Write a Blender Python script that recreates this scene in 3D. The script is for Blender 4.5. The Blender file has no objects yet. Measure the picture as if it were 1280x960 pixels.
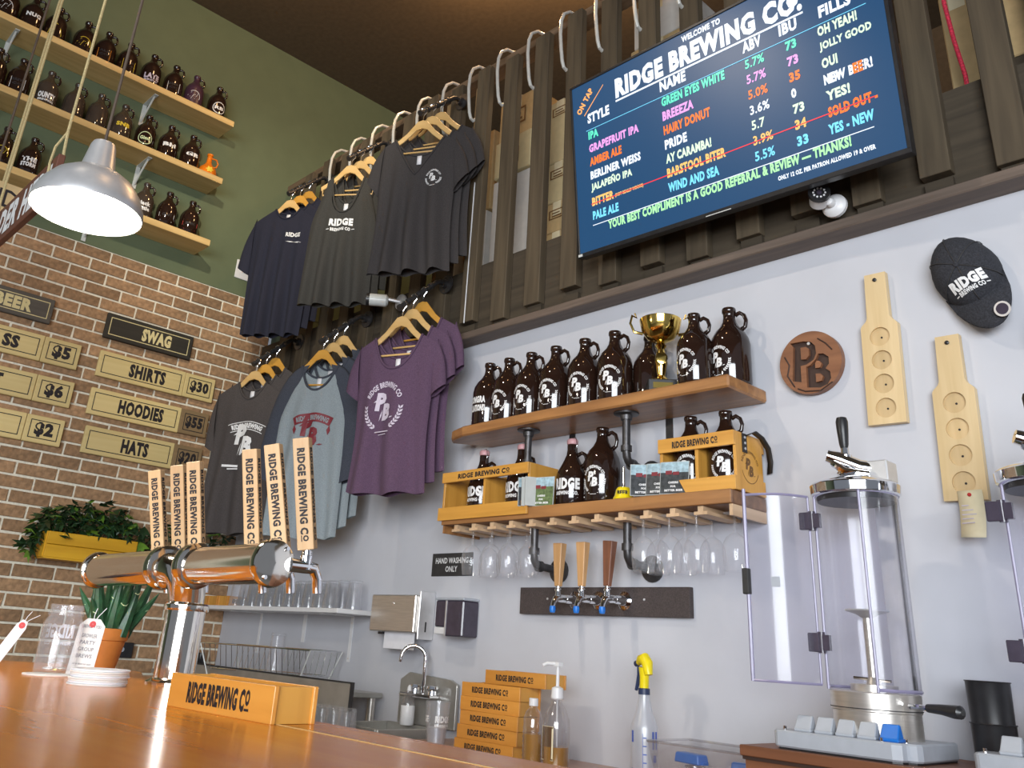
import bpy, math, random
from math import pi, sin, cos, radians, sqrt, atan2
from mathutils import Matrix, Vector
random.seed(7)
SC = bpy.context.scene
COL = SC.collection

# ------------------------------------------------------------------ camera
def _cam():
    yaw, pit, rol = radians(-47.705), radians(22.16), radians(3.863)
    fwd = Vector((sin(yaw)*cos(pit), cos(yaw)*cos(pit), sin(pit)))
    rgt = Vector((cos(yaw), -sin(yaw), 0))
    up = rgt.cross(fwd)
    r2 = cos(rol)*rgt + sin(rol)*up
    u2 = -sin(rol)*rgt + cos(rol)*up
    cd = bpy.data.cameras.new('camera'); co = bpy.data.objects.new('camera', cd); COL.objects.link(co)
    m = Matrix.Identity(4)
    for i in range(3):
        m[i][0] = r2[i]; m[i][1] = u2[i]; m[i][2] = -fwd[i]
    m[0][3], m[1][3], m[2][3] = 4.85, -2.573, 1.20
    co.matrix_world = m
    cd.sensor_width = 36.0; cd.lens = 1078.536/1280*36
    cd.shift_x = (640-602.333)/1280; cd.shift_y = -(480-370.869)/1280
    cd.clip_start = 0.02
    SC.camera = co
_cam()

# ------------------------------------------------------------------ world, daylight, exposure
W = bpy.data.worlds.new('world'); SC.world = W; W.use_nodes = True
W.node_tree.nodes['Background'].inputs[0].default_value = (0.80, 0.87, 1.0, 1)
W.node_tree.nodes['Background'].inputs[1].default_value = 0.19
SC.view_settings.view_transform = 'Standard'; SC.view_settings.look = 'None'
SC.view_settings.gamma = 1.0; SC.view_settings.use_curve_mapping = False
SC.view_settings.exposure = 0.30

def lamp(name, kind, loc, energy, color, **kw):
    d = bpy.data.lights.new(name, kind); d.energy = energy; d.color = color
    o = bpy.data.objects.new(name, d); COL.objects.link(o); o.location = loc
    for k, v in kw.items():
        if k == 'aim':
            o.rotation_euler = (Vector(v)-Vector(loc)).to_track_quat('-Z', 'Y').to_euler()
        else: setattr(d, k, v)
    return o
# daylight from the shop front behind the camera, to its right
lamp('shopfront_daylight', 'AREA', (7.4, -6.0, 2.0), 205, (0.90, 0.95, 1.0), shape='RECTANGLE', size=4.5, size_y=2.4, spread=radians(120), aim=(3.0, 0.0, 1.2))
# ceiling fixtures out of the frame
for x_, y_, e_ in ((0.95, -1.05, 6.0), (1.80, 0.0, 22.0), (2.35, 0.5, 18.0), (3.4, -1.6, 10.0)):
    lamp('ceiling_lamp', 'POINT', (x_, y_, 4.86), e_, (1.0, 0.60, 0.28), shadow_soft_size=0.08)
lamp('track_lamp_shelves', 'SPOT', (3.0, -2.3, 4.5), 215, (1.0, 0.90, 0.70), shadow_soft_size=0.06, spot_size=radians(46), spot_blend=0.95, aim=(0.0, 0.1, 3.15))
lamp('track_lamp_wall', 'SPOT', (2.4, -2.6, 4.4), 85, (1.0, 0.86, 0.70), shadow_soft_size=0.06, spot_size=radians(60), spot_blend=0.7, aim=(3.1, 0.0, 1.7))

# ------------------------------------------------------------------ materials
MATS = {}
def nodes(name):
    m = bpy.data.materials.new(name); m.use_nodes = True; MATS[name] = m
    nt = m.node_tree; return m, nt, nt.nodes['Principled BSDF']
def setp(b, **kw):
    for k, v in kw.items():
        if k in b.inputs: b.inputs[k].default_value = v
def lk(nt, a, ao, b, bi): nt.links.new(a.outputs[ao], b.inputs[bi])
def tex(nt, scale=(1,1,1), coord='Object'):
    tc = nt.nodes.new('ShaderNodeTexCoord'); mp = nt.nodes.new('ShaderNodeMapping')
    lk(nt, tc, coord, mp, 'Vector'); mp.inputs['Scale'].default_value = scale
    return mp
def ramp(nt, stops):
    r = nt.nodes.new('ShaderNodeValToRGB'); e = r.color_ramp.elements
    while len(e) < len(stops): e.new(0.5)
    for i, (p, c) in enumerate(stops): e[i].position = p; e[i].color = (*c, 1)
    return r
def bump(nt, b, src, out, strength, dist=0.01):
    n = nt.nodes.new('ShaderNodeBump'); n.inputs['Strength'].default_value = strength; n.inputs['Distance'].default_value = dist
    lk(nt, src, out, n, 'Height'); lk(nt, n, 'Normal', b, 'Normal')
def mul(c, k): return tuple(max(0, min(1, x*k)) for x in c)

def pm(name, col, rough=0.5, metal=0.0, var=0.12, scale=30, bmp=0.0, rand=0.0, stretch=(1,1,1), **kw):
    """plain surface with noise-driven colour variation"""
    m, nt, b = nodes(name)
    mp = tex(nt, stretch); nz = nt.nodes.new('ShaderNodeTexNoise'); lk(nt, mp, 'Vector', nz, 'Vector')
    nz.inputs['Scale'].default_value = scale; nz.inputs['Detail'].default_value = 4
    r = ramp(nt, [(0.3, mul(col, 1-var)), (0.7, mul(col, 1+var))]); lk(nt, nz, 'Fac', r, 'Fac')
    if rand > 0:
        oi = nt.nodes.new('ShaderNodeObjectInfo'); hs = nt.nodes.new('ShaderNodeHueSaturation')
        mr = nt.nodes.new('ShaderNodeMapRange'); mr.inputs[3].default_value = 1-rand; mr.inputs[4].default_value = 1+rand
        lk(nt, oi, 'Random', mr, 0); lk(nt, mr, 0, hs, 'Value'); lk(nt, r, 'Color', hs, 'Color'); lk(nt, hs, 'Color', b, 'Base Color')
    else: lk(nt, r, 'Color', b, 'Base Color')
    setp(b, Roughness=rough, Metallic=metal, **kw)
    if bmp: bump(nt, b, nz, 'Fac', bmp)
    return m
def wood(name, c1, c2, axis=0, scale=14, rough=0.5, rand=0.1, bmp=0.15, coat=0.0):
    m, nt, b = nodes(name)
    s = [1.0, 1.0, 1.0]; s[axis] = 0.07
    mp = tex(nt, tuple(s)); nz = nt.nodes.new('ShaderNodeTexNoise'); lk(nt, mp, 'Vector', nz, 'Vector')
    nz.inputs['Scale'].default_value = scale*3; nz.inputs['Detail'].default_value = 6; nz.inputs['Distortion'].default_value = 0.6
    r = ramp(nt, [(0.25, c1), (0.5, mul(tuple((a+d)/2 for a, d in zip(c1, c2)), 1.0)), (0.75, c2)]); lk(nt, nz, 'Fac', r, 'Fac')
    oi = nt.nodes.new('ShaderNodeObjectInfo'); hs = nt.nodes.new('ShaderNodeHueSaturation')
    mr = nt.nodes.new('ShaderNodeMapRange'); mr.inputs[3].default_value = 1-rand; mr.inputs[4].default_value = 1+rand
    lk(nt, oi, 'Random', mr, 0); lk(nt, mr, 0, hs, 'Value'); lk(nt, r, 'Color', hs, 'Color'); lk(nt, hs, 'Color', b, 'Base Color')
    setp(b, Roughness=rough); b.inputs['Coat Weight'].default_value = coat; b.inputs['Coat Roughness'].default_value = 0.12
    bump(nt, b, nz, 'Fac', bmp, 0.004)
    return m
def emis(name, col, strength):
    m, nt, b = nodes(name)
    setp(b, Roughness=0.35); b.inputs['Base Color'].default_value = (*mul(col, 0.08), 1)
    b.inputs['Emission Color'].default_value = (*col, 1); b.inputs['Emission Strength'].default_value = strength
    return m
def thin_glass(name, tint=(0.96, 0.97, 1.0), refl=0.75, base=0.05, rough=0.02, glint_haze=0.10):
    m = bpy.data.materials.new(name); m.use_nodes = True; MATS[name] = m
    nt = m.node_tree; nt.nodes.remove(nt.nodes['Principled BSDF']); out = nt.nodes['Material Output']
    t = nt.nodes.new('ShaderNodeBsdfTransparent'); t.inputs[0].default_value = (*tint, 1)
    g = nt.nodes.new('ShaderNodeBsdfGlossy'); g.inputs['Roughness'].default_value = rough
    nz = nt.nodes.new('ShaderNodeTexNoise'); mp = tex(nt); nz.inputs['Scale'].default_value = 25; lk(nt, mp, 'Vector', nz, 'Vector')
    lw = nt.nodes.new('ShaderNodeLayerWeight'); lw.inputs['Blend'].default_value = 0.35
    mr = nt.nodes.new('ShaderNodeMapRange'); mr.inputs[3].default_value = base; mr.inputs[4].default_value = refl
    bn = nt.nodes.new('ShaderNodeBump'); bn.inputs['Strength'].default_value = 0.08; lk(nt, nz, 'Fac', bn, 'Height'); lk(nt, bn, 'Normal', g, 'Normal')
    lk(nt, lw, 'Facing', mr, 0); mx = nt.nodes.new('ShaderNodeMixShader'); lk(nt, mr, 0, mx, 0)
    nt.links.new(t.outputs[0], mx.inputs[1]); nt.links.new(g.outputs[0], mx.inputs[2])
    df = nt.nodes.new('ShaderNodeBsdfDiffuse'); df.inputs[0].default_value = (0.9, 0.92, 0.95, 1); pw = nt.nodes.new('ShaderNodeMath'); pw.operation = 'POWER'; pw.inputs[1].default_value = 2.0  # white diffuse at grazing angles: painted glints on glass, cloudiness on milky plastic
    m3 = nt.nodes.new('ShaderNodeMapRange'); m3.inputs[3].default_value = glint_haze*.25; m3.inputs[4].default_value = glint_haze; lk(nt, lw, 'Facing', pw, 0); lk(nt, pw, 0, m3, 0)
    mx2 = nt.nodes.new('ShaderNodeMixShader'); lk(nt, m3, 0, mx2, 0); nt.links.new(mx.outputs[0], mx2.inputs[1]); nt.links.new(df.outputs[0], mx2.inputs[2]); nt.links.new(mx2.outputs[0], out.inputs[0])
    return m

pm('white_wall', (0.545, 0.555, 0.60), 0.6, var=0.03, scale=5, bmp=0.03)
pm('green_wall', (0.122, 0.152, 0.082), 0.75, var=0.05, scale=8, bmp=0.03)
pm('ceiling_dark', (0.10, 0.070, 0.040), 0.9)
pm('floor_concrete', (0.25, 0.24, 0.22), 0.6, var=0.2, scale=4)
pm('mortar', (0.80, 0.76, 0.63), 0.95, var=0.12, scale=60, bmp=0.3)
pm('brick', (0.35, 0.21, 0.112), 0.9, var=0.28, scale=45, bmp=0.5, rand=0.22)
wood('slat_wood', (0.050, 0.036, 0.021), (0.118, 0.088, 0.052), axis=2, scale=9, rough=0.75, rand=0.15)
wood('panel_wood', (0.034, 0.025, 0.015), (0.080, 0.060, 0.037), axis=0, scale=9, rough=0.8)
wood('rail_wood', (0.13, 0.085, 0.05), (0.24, 0.16, 0.10), axis=0, rough=0.65)
wood('ledge_wood', (0.10, 0.075, 0.058), (0.19, 0.14, 0.11), axis=0, rough=0.6)
wood('stud_wood', (0.36, 0.22, 0.10), (0.55, 0.36, 0.18), axis=2)
wood('pine_y', (0.52, 0.34, 0.12), (0.72, 0.52, 0.23), axis=1, scale=8, rough=0.55)
wood('pine_under', (0.52, 0.34, 0.12), (0.72, 0.52, 0.23), axis=1)
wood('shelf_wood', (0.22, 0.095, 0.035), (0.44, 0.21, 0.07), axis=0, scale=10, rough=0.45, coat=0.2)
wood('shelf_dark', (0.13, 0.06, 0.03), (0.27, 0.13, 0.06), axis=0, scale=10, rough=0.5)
wood('crate_wood', (0.52, 0.24, 0.035), (0.70, 0.36, 0.07), axis=0, scale=10, rough=0.45, coat=0.15)
wood('crate_end', (0.52, 0.24, 0.035), (0.72, 0.37, 0.07), axis=2, scale=8, rough=0.45, coat=0.15)
wood('box_wood', (0.55, 0.22, 0.03), (0.70, 0.32, 0.06), axis=0, scale=9, rough=0.4, coat=0.2)
wood('bar_wood', (0.56, 0.150, 0.008), (0.70, 0.250, 0.020), axis=0, scale=5, rough=0.20, coat=0.0, bmp=0.01).node_tree.nodes['Principled BSDF'].inputs['Specular IOR Level'].default_value = 0.28
wood('handle_wood', (0.55, 0.33, 0.15), (0.74, 0.50, 0.27), axis=2, scale=14, rough=0.45)
wood('handle_side', (0.50, 0.29, 0.06), (0.64, 0.40, 0.10), axis=2, scale=14, rough=0.45)
wood('oak_handle', (0.46, 0.25, 0.10), (0.60, 0.35, 0.16), axis=2, scale=14, rough=0.4)
wood('walnut', (0.13, 0.05, 0.028), (0.24, 0.10, 0.055), axis=2, scale=14, rough=0.4)
wood('emblem_wood', (0.17, 0.065, 0.03), (0.32, 0.14, 0.065), axis=0, scale=9, rough=0.45)
pm('emblem_dark', (0.045, 0.022, 0.015), 0.6)
wood('paddle_wood', (0.58, 0.42, 0.21), (0.74, 0.57, 0.33), axis=2, scale=8, rough=0.5)
wood('paddle_well', (0.54, 0.38, 0.18), (0.70, 0.52, 0.29), axis=2, scale=8, rough=0.5)
wood('hanger_wood', (0.62, 0.38, 0.13), (0.76, 0.52, 0.24), axis=0, scale=8, rough=0.35, rand=0.12)
wood('hanger_amber', (0.58, 0.28, 0.04), (0.70, 0.38, 0.08), axis=0, scale=8, rough=0.35)
wood('sign_wood', (0.60, 0.45, 0.18), (0.74, 0.60, 0.29), axis=1, scale=5, rough=0.6)
wood('sign_dim', (0.20, 0.13, 0.06), (0.30, 0.20, 0.10), axis=1, scale=5, rough=0.7)
wood('sign_black', (0.022, 0.019, 0.014), (0.045, 0.038, 0.028), axis=1, scale=6, rough=0.7)
wood('sign_grey', (0.07, 0.062, 0.052), (0.13, 0.115, 0.095), axis=1, scale=6, rough=0.7)
wood('planter_wood', (0.58, 0.29, 0.008), (0.74, 0.41, 0.02), axis=1, scale=7, rough=0.5)
wood('plank_red', (0.10, 0.035, 0.02), (0.17, 0.065, 0.04), axis=0, scale=7, rough=0.6)
wood('rail_slim', (0.50, 0.32, 0.18), (0.68, 0.48, 0.30), axis=1, scale=10, rough=0.5)
wood('stand_wood', (0.15, 0.055, 0.025), (0.27, 0.11, 0.05), axis=0, scale=9, rough=0.5)
wood('counter_wood', (0.36, 0.17, 0.09), (0.46, 0.24, 0.13), axis=0, scale=6, rough=0.35, coat=0.4)
pm('ink', (0.018, 0.014, 0.016), 0.6, var=0.2)
pm('ink_cream', (0.72, 0.62, 0.32), 0.6, var=0.05)
pm('ink_white', (0.80, 0.80, 0.80), 0.55, var=0.05)
pm('ink_lilac', (0.58, 0.52, 0.62), 0.6, var=0.06)
pm('ink_grey', (0.22, 0.21, 0.23), 0.6, var=0.06)
pm('ink_red', (0.20, 0.02, 0.03), 0.6, var=0.1)
pm('ink_brown', (0.16, 0.075, 0.02), 0.6, var=0.1)
pm('ink_yellow', (0.72, 0.52, 0.03), 0.55, var=0.06)
pm('ink_orange', (0.75, 0.25, 0.02), 0.55, var=0.06)
pm('ink_redbright', (0.55, 0.03, 0.03), 0.55, var=0.06)
pm('ink_green', (0.16, 0.38, 0.10), 0.55, var=0.06)
pm('ink_blue', (0.05, 0.10, 0.42), 0.55, var=0.06)
pm('ink_palegreen', (0.60, 0.72, 0.42), 0.55, var=0.06)
pm('growler_glass', (0.020, 0.009, 0.006), 0.06, var=0.3, scale=8, **{'Specular IOR Level': 0.8})
pm('growler_clear', (0.055, 0.040, 0.030), 0.06, var=0.3, scale=8, **{'Specular IOR Level': 0.8})
pm('growler_plum', (0.060, 0.025, 0.045), 0.35, var=0.2, scale=8)
pm('ceramic_orange', (0.72, 0.18, 0.01), 0.2, var=0.25, scale=18)
pm('pink_seal', (0.62, 0.34, 0.36), 0.4)
pm('iron_pipe', (0.085, 0.082, 0.085), 0.42, metal=0.75, var=0.25, scale=40, bmp=0.08)
pm('chrome', (0.80, 0.80, 0.82), 0.07, metal=1.0, var=0.02)
pm('tower_chrome', (0.82, 0.77, 0.70), 0.10, metal=1.0, var=0.02)
pm('steel', (0.70, 0.66, 0.61), 0.30, metal=0.8, var=0.08, scale=12, stretch=(1, 1, 12))
pm('steel_dull', (0.42, 0.41, 0.38), 0.36, metal=0.55, var=0.12, scale=10)
pm('aluminium', (0.70, 0.70, 0.71), 0.36, metal=0.55, var=0.06)
pm('gold', (0.82, 0.58, 0.16), 0.12, metal=1.0, var=0.05)
pm('black_plastic', (0.018, 0.018, 0.020), 0.35, var=0.2)
pm('black_matte', (0.03, 0.028, 0.028), 0.7, var=0.2)
pm('white_plastic', (0.75, 0.75, 0.76), 0.35, var=0.03)
pm('white_metal', (0.62, 0.64, 0.62), 0.3, var=0.05)
pm('hook_metal', (0.70, 0.70, 0.66), 0.30, metal=0.3, var=0.08)
pm('grey_plastic', (0.42, 0.45, 0.50), 0.4, var=0.05)
pm('smoke_plastic', (0.055, 0.045, 0.065), 0.18, var=0.15)
pm('paper', (0.80, 0.78, 0.74), 0.8, var=0.03)
pm('paper_white', (0.82, 0.82, 0.86), 0.8, var=0.03)
pm('paper_cream', (0.76, 0.68, 0.46), 0.8, var=0.05)
pm('card_tan', (0.55, 0.40, 0.20), 0.8, var=0.08)
pm('card_white', (0.72, 0.70, 0.66), 0.8, var=0.04)
pm('card_pale', (0.62, 0.52, 0.30), 0.8, var=0.05)
pm('card_edge', (0.45, 0.47, 0.46), 0.6, var=0.05)
pm('leather', (0.020, 0.017, 0.016), 0.5, var=0.2)
pm('yellow_paint', (0.80, 0.62, 0.01), 0.3, var=0.05)
pm('yellow_plastic', (0.85, 0.68, 0.01), 0.35, var=0.04)
pm('blue_plastic', (0.01, 0.17, 0.62), 0.4, var=0.06)
pm('navy_plastic', (0.025, 0.04, 0.10), 0.4, var=0.1)
pm('terracotta', (0.62, 0.21, 0.035), 0.7, var=0.08)
pm('soil', (0.03, 0.02, 0.012), 0.95)
pm('rope', (0.50, 0.40, 0.20), 0.9, var=0.2, scale=200)
pm('cord_dark', (0.10, 0.07, 0.05), 0.7)
pm('cord_red', (0.62, 0.03, 0.07), 0.6, var=0.5, scale=160)
pm('board_black', (0.060, 0.046, 0.044), 0.7, var=0.35, scale=220, bmp=0.1)
pm('leaf_dark', (0.018, 0.045, 0.014), 0.4, var=0.35, scale=30, rand=0.45)
pm('leaf_light', (0.11, 0.22, 0.025), 0.4, var=0.3, scale=30, rand=0.3)
pm('aloe', (0.022, 0.085, 0.035), 0.35, var=0.35, scale=60)
pm('syrup', (0.42, 0.20, 0.02), 0.15, var=0.1)
pm('acrylic_edge', (0.27, 0.25, 0.38), 0.3, var=0.08)
pm('liner_white', (0.86, 0.86, 0.84), 0.5, var=0.02)
pm('photo_grass', (0.11, 0.16, 0.06), 0.35, var=0.5, scale=90)
pm('photo_sky', (0.34, 0.48, 0.55), 0.35, var=0.4, scale=60)
pm('photo_dark', (0.045, 0.05, 0.055), 0.3, var=0.6, scale=60)
def fabric(name, c, var=0.25):
    m = pm(name, c, 0.95, var=var, scale=260, bmp=0.15)
    return m
fabric('cloth_charcoal', (0.042, 0.037, 0.037)); fabric('cloth_tank', (0.040, 0.038, 0.034)); fabric('cloth_navy', (0.016, 0.017, 0.032))
fabric('cloth_purple', (0.098, 0.054, 0.098)); fabric('cloth_slate', (0.050, 0.056, 0.075)); fabric('cloth_heather', (0.27, 0.31, 0.33), 0.15)
fabric('cloth_brown', (0.068, 0.058, 0.056)); fabric('cap_cloth', (0.028, 0.029, 0.036), 0.45)
thin_glass('glass', (0.99, 0.99, 1.0), 0.30, 0.03, 0.06, 0.22); thin_glass('acrylic', (0.90, 0.90, 0.975), 0.60, 0.045, 0.16, 0.12); thin_glass('plastic_clear', (0.93, 0.92, 0.93), 0.6, 0.10, 0.12)
thin_glass('plastic_amber', (0.80, 0.60, 0.30), 0.5, 0.08, 0.1); thin_glass('plastic_milky', (0.82, 0.84, 0.90), 0.4, 0.2, 0.35, 0.9)
emis('screen', (0.016, 0.072, 0.175), 0.85)
for n_, c_ in dict(t_white=(0.85, 0.92, 1.0), t_teal=(0.12, 0.85, 0.55), t_pink=(0.85, 0.36, 0.80), t_orange=(1.0, 0.20, 0.03), t_pale=(0.70, 0.90, 0.66),
                   t_amber=(0.95, 0.55, 0.16), t_cyan=(0.20, 0.72, 1.0), t_green=(0.42, 0.88, 0.42), t_tap=(1.0, 0.42, 0.12), t_red=(0.9, 0.04, 0.05)).items():
    emis(n_, c_, 1.0)
emis('bulb_glow', (1.0, 0.95, 0.86), 70.0)
# ------------------------------------------------------------------ geometry helpers
class G:
    def __init__(s): s.V = []; s.F = []; s.X = None
    def add(s, V, F):
        n = len(s.V)
        if s.X is not None: V = [tuple(s.X @ Vector(v)) for v in V]
        s.V += [tuple(v) for v in V]; s.F += [tuple(i+n for i in f) for f in F]; return s
    def box(s, x0, x1, y0, y1, z0, z1):
        V = [(x0,y0,z0),(x1,y0,z0),(x1,y1,z0),(x0,y1,z0),(x0,y0,z1),(x1,y0,z1),(x1,y1,z1),(x0,y1,z1)]
        return s.add(V, [(0,3,2,1),(4,5,6,7),(0,1,5,4),(1,2,6,5),(2,3,7,6),(3,0,4,7)])
    def frus(s, x, y, z0, z1, a0, b0, a1, b1):
        """tapered box, half sizes a (x) and b (y) at the bottom and top"""
        V = [(x-a0,y-b0,z0),(x+a0,y-b0,z0),(x+a0,y+b0,z0),(x-a0,y+b0,z0),(x-a1,y-b1,z1),(x+a1,y-b1,z1),(x+a1,y+b1,z1),(x-a1,y+b1,z1)]
        return s.add(V, [(0,3,2,1),(4,5,6,7),(0,1,5,4),(1,2,6,5),(2,3,7,6),(3,0,4,7)])
    def lathe(s, prof, n=20, c=(0,0,0), axis='z', cap=True, a0=0.0, a1=2*pi):
        full = abs(a1-a0-2*pi) < 1e-6; k = n if full else n+1
        V = []; F = []
        for r, h in prof:
            for i in range(k):
                a = a0+(a1-a0)*i/n; p = (r*cos(a), r*sin(a), h)
                if axis == 'x': p = (p[2], p[0], p[1])
                elif axis == 'y': p = (p[1], p[2], p[0])
                V.append((p[0]+c[0], p[1]+c[1], p[2]+c[2]))
        for j in range(len(prof)-1):
            for i in range(n):
                i2 = (i+1) % k
                F.append((j*k+i, j*k+i2, (j+1)*k+i2, (j+1)*k+i))
        if cap and full:
            if prof[0][0] > 1e-5: F.append(tuple(range(k-1, -1, -1)))
            if prof[-1][0] > 1e-5: F.append(tuple((len(prof)-1)*k+i for i in range(k)))
        return s.add(V, F)
    def cyl(s, c, r, h, n=16, axis='z'): return s.lathe([(r, 0), (r, h)], n, c, axis)
    def tube(s, pts, r, n=8, cap=True):
        P = [Vector(p) for p in pts]; R = r if isinstance(r, (list, tuple)) else [r]*len(P)
        V = []; F = []; up = None
        for i, p in enumerate(P):
            t = (P[min(i+1, len(P)-1)]-P[max(i-1, 0)]).normalized()
            if up is None:
                up = Vector((0,0,1)) if abs(t.z) < 0.9 else Vector((1,0,0))
            a = t.cross(up)
            if a.length < 1e-6: a = t.orthogonal()
            a.normalize(); b = a.cross(t).normalized(); up = b
            for k in range(n):
                w = 2*pi*k/n; V.append(tuple(p+(a*cos(w)+b*sin(w))*R[i]))
        for i in range(len(P)-1):
            for k in range(n): F.append((i*n+k, i*n+(k+1) % n, (i+1)*n+(k+1) % n, (i+1)*n+k))
        if cap: F.append(tuple(range(n-1, -1, -1))); F.append(tuple((len(P)-1)*n+k for k in range(n)))
        return s.add(V, F)
    def prism(s, poly, h0, h1, plane='xy'):
        """poly extruded along the axis normal to plane, from h0 to h1"""
        n = len(poly); f = {'xy': lambda a, b, h: (a, b, h), 'xz': lambda a, b, h: (a, h, b), 'yz': lambda a, b, h: (h, a, b)}[plane]
        V = [f(a, b, h0) for a, b in poly]+[f(a, b, h1) for a, b in poly]
        F = [tuple(range(n-1, -1, -1)), tuple(range(n, 2*n))]+[(i, (i+1) % n, n+(i+1) % n, n+i) for i in range(n)]
        return s.add(V, F)
    def geo(s, g2, o, u, v, w, h):
        """flat 2-D shape (unit box) laid at corner o along u (width w) and v (height h)"""
        o, u, v = Vector(o), Vector(u), Vector(v)
        return s.add([tuple(o+u*(x*w)+v*(y*h)) for x, y in g2[0]], g2[1])
    def wrap(s, g2, r, z, w, h, a0, c=(0,0)):
        """2-D shape wrapped on an upright cylinder, centred on angle a0, bottom at z"""
        return s.add([(c[0]+r*cos(a0+(x-0.5)*w/r), c[1]+r*sin(a0+(x-0.5)*w/r), z+y*h) for x, y in g2[0]], g2[1])

def mesh(name, g):
    me = bpy.data.meshes.new(name); me.from_pydata(g.V, [], g.F); me.update(); return me
def obj(name, g, mat, parent=None, smooth=True, bev=0.0, loc=None, rot=None):
    me = mesh(name, g) if isinstance(g, G) else g
    if isinstance(g, G):
        me.materials.append(MATS[mat])
        if smooth: me.shade_smooth()
        if smooth: me.set_sharp_from_angle(angle=radians(38))
    o = bpy.data.objects.new(name, me); COL.objects.link(o)
    if bev:
        b = o.modifiers.new('bevel', 'BEVEL'); b.width = bev; b.segments = 1; b.limit_method = 'ANGLE'; b.angle_limit = radians(50)
    if parent is not None: o.parent = parent
    if loc is not None: o.location = loc
    if rot is not None: o.rotation_euler = rot
    return o
def tag(o, label, cat, group=None):
    o['label'] = label; o['category'] = cat
    if group: o['group'] = group
    return o
def thing(name, label, cat, loc=(0,0,0), rot=(0,0,0), group=None):
    o = bpy.data.objects.new(name, None); o.empty_display_size = 0.05; COL.objects.link(o); o.location = loc
    o.rotation_euler = rot if isinstance(rot, (tuple, list)) else (0, 0, rot)
    return tag(o, label, cat, group)
def struct(name, g, mat, **kw):
    o = obj(name, g, mat, **kw)
    if kw.get('parent') is None: o['kind'] = 'structure'
    return o
def dup(root, loc, rot=None, label=None, group=None):
    def cp(o, p):
        c = o.copy(); COL.objects.link(c)
        if p is not None: c.parent = p
        for ch in list(o.children): cp(ch, c)
        return c
    r = cp(root, None); r.location = loc
    if rot is not None: r.rotation_euler = rot if isinstance(rot, (tuple, list)) else (0, 0, rot)
    if label: r['label'] = label
    if group: r['group'] = group
    return r

_TX = {}
def T(s, bold=0.03):
    """outline of a line of text scaled to the unit box"""
    k = (s, bold)
    if k not in _TX:
        cu = bpy.data.curves.new('lettering', 'FONT'); cu.body = s; cu.offset = bold; cu.resolution_u = 2; cu.space_character = 1.0+bold*2
        o = bpy.data.objects.new('lettering', cu)
        me = bpy.data.meshes.new_from_object(o)
        V = [(v.co.x, v.co.y) for v in me.vertices]; F = [tuple(p.vertices) for p in me.polygons]
        bpy.data.objects.remove(o); bpy.data.meshes.remove(me); bpy.data.curves.remove(cu)
        x0 = min(v[0] for v in V); x1 = max(v[0] for v in V); y0 = min(v[1] for v in V); y1 = max(v[1] for v in V)
        _TX[k] = ([((x-x0)/(x1-x0), (y-y0)/(y1-y0)) for x, y in V], F)
    return _TX[k]
def place(g2, x, y, w, h, f=None):
    V = [(x+a*w, y+b*h) for a, b in g2[0]]
    return ([f(p) for p in V] if f else V, g2[1])
def join(*gs):
    V = []; F = []
    for v, f in gs:
        n = len(V); V += v; F += [tuple(i+n for i in q) for q in f]
    return (V, F)
def rect2(x0, y0, x1, y1): return ([(x0,y0),(x1,y0),(x1,y1),(x0,y1)], [(0,1,2,3)])
def frame2(x0, y0, x1, y1, t, ty=None):
    ty = ty or t
    return join(rect2(x0,y0,x1,y0+ty), rect2(x0,y1-ty,x1,y1), rect2(x0,y0+ty,x0+t,y1-ty), rect2(x1-t,y0+ty,x1,y1-ty))
def ring2(cx, cy, r0, r1, a0=0, a1=2*pi, n=28):
    V = []; F = []
    for i in range(n+1):
        a = a0+(a1-a0)*i/n; V += [(cx+r0*cos(a), cy+r0*sin(a)), (cx+r1*cos(a), cy+r1*sin(a))]
    for i in range(n): F.append((2*i, 2*i+1, 2*i+3, 2*i+2))
    return (V, F)
def leaf2(x, y, a, L, w):
    c, s_ = cos(a), sin(a); P = [(0,0),(L*.5,w),(L,0),(L*.5,-w)]
    return ([(x+p*c-q*s_, y+p*s_+q*c) for p, q in P], [(0,1,2,3)])
def arc_text(s, cx, cy, r, h, a_mid, a_span, bold=0.03):
    def f(p):
        a = a_mid+a_span*(0.5-p[0]); rr = r+p[1]*h
        return (cx+rr*cos(a), cy+rr*sin(a))
    g = T(s, bold); return ([f(p) for p in g[0]], g[1])
def mono2():
    """interlaced two-letter monogram in the unit box"""
    sk = lambda p: (p[0]+0.12*(p[1]-0.5), p[1])
    return join(place(T('P', 0.06), 0.10, 0.36, 0.42, 0.60, sk), place(T('B', 0.06), 0.44, 0.04, 0.40, 0.56, sk),
                leaf2(0.02, 0.62, 0.5, 0.25, 0.03), leaf2(0.40, 0.42, -1.9, 0.42, 0.03), leaf2(0.80, 0.10, 0.2, 0.2, 0.025))
def logo2():
    """round badge: arched name, monogram, laurel"""
    parts = [place(mono2(), 0.22, 0.20, 0.56, 0.56), arc_text('RIDGE BREWING CO', 0.5, 0.46, 0.38, 0.11, pi/2, 2.3, 0.04)]
    for sgn in (-1, 1):
        for i in range(7):
            a = (-0.10-0.16*i) if sgn > 0 else (pi+0.10+0.16*i)
            x, y = 0.5+0.42*cos(a), 0.46+0.42*sin(a)
            parts += [leaf2(x, y, a+sgn*1.0, 0.10, 0.022), leaf2(x, y, a+sgn*2.1, 0.08, 0.02)]
    parts.append(place(T('CRAFT BEER', 0.03), 0.28, 0.0, 0.44, 0.05) if False else rect2(0.30, 0.0, 0.70, 0.018))
    parts.append(rect2(0.38, -0.04, 0.62, -0.025))
    return join(*parts)
MONO = None; LOGO = None
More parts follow.
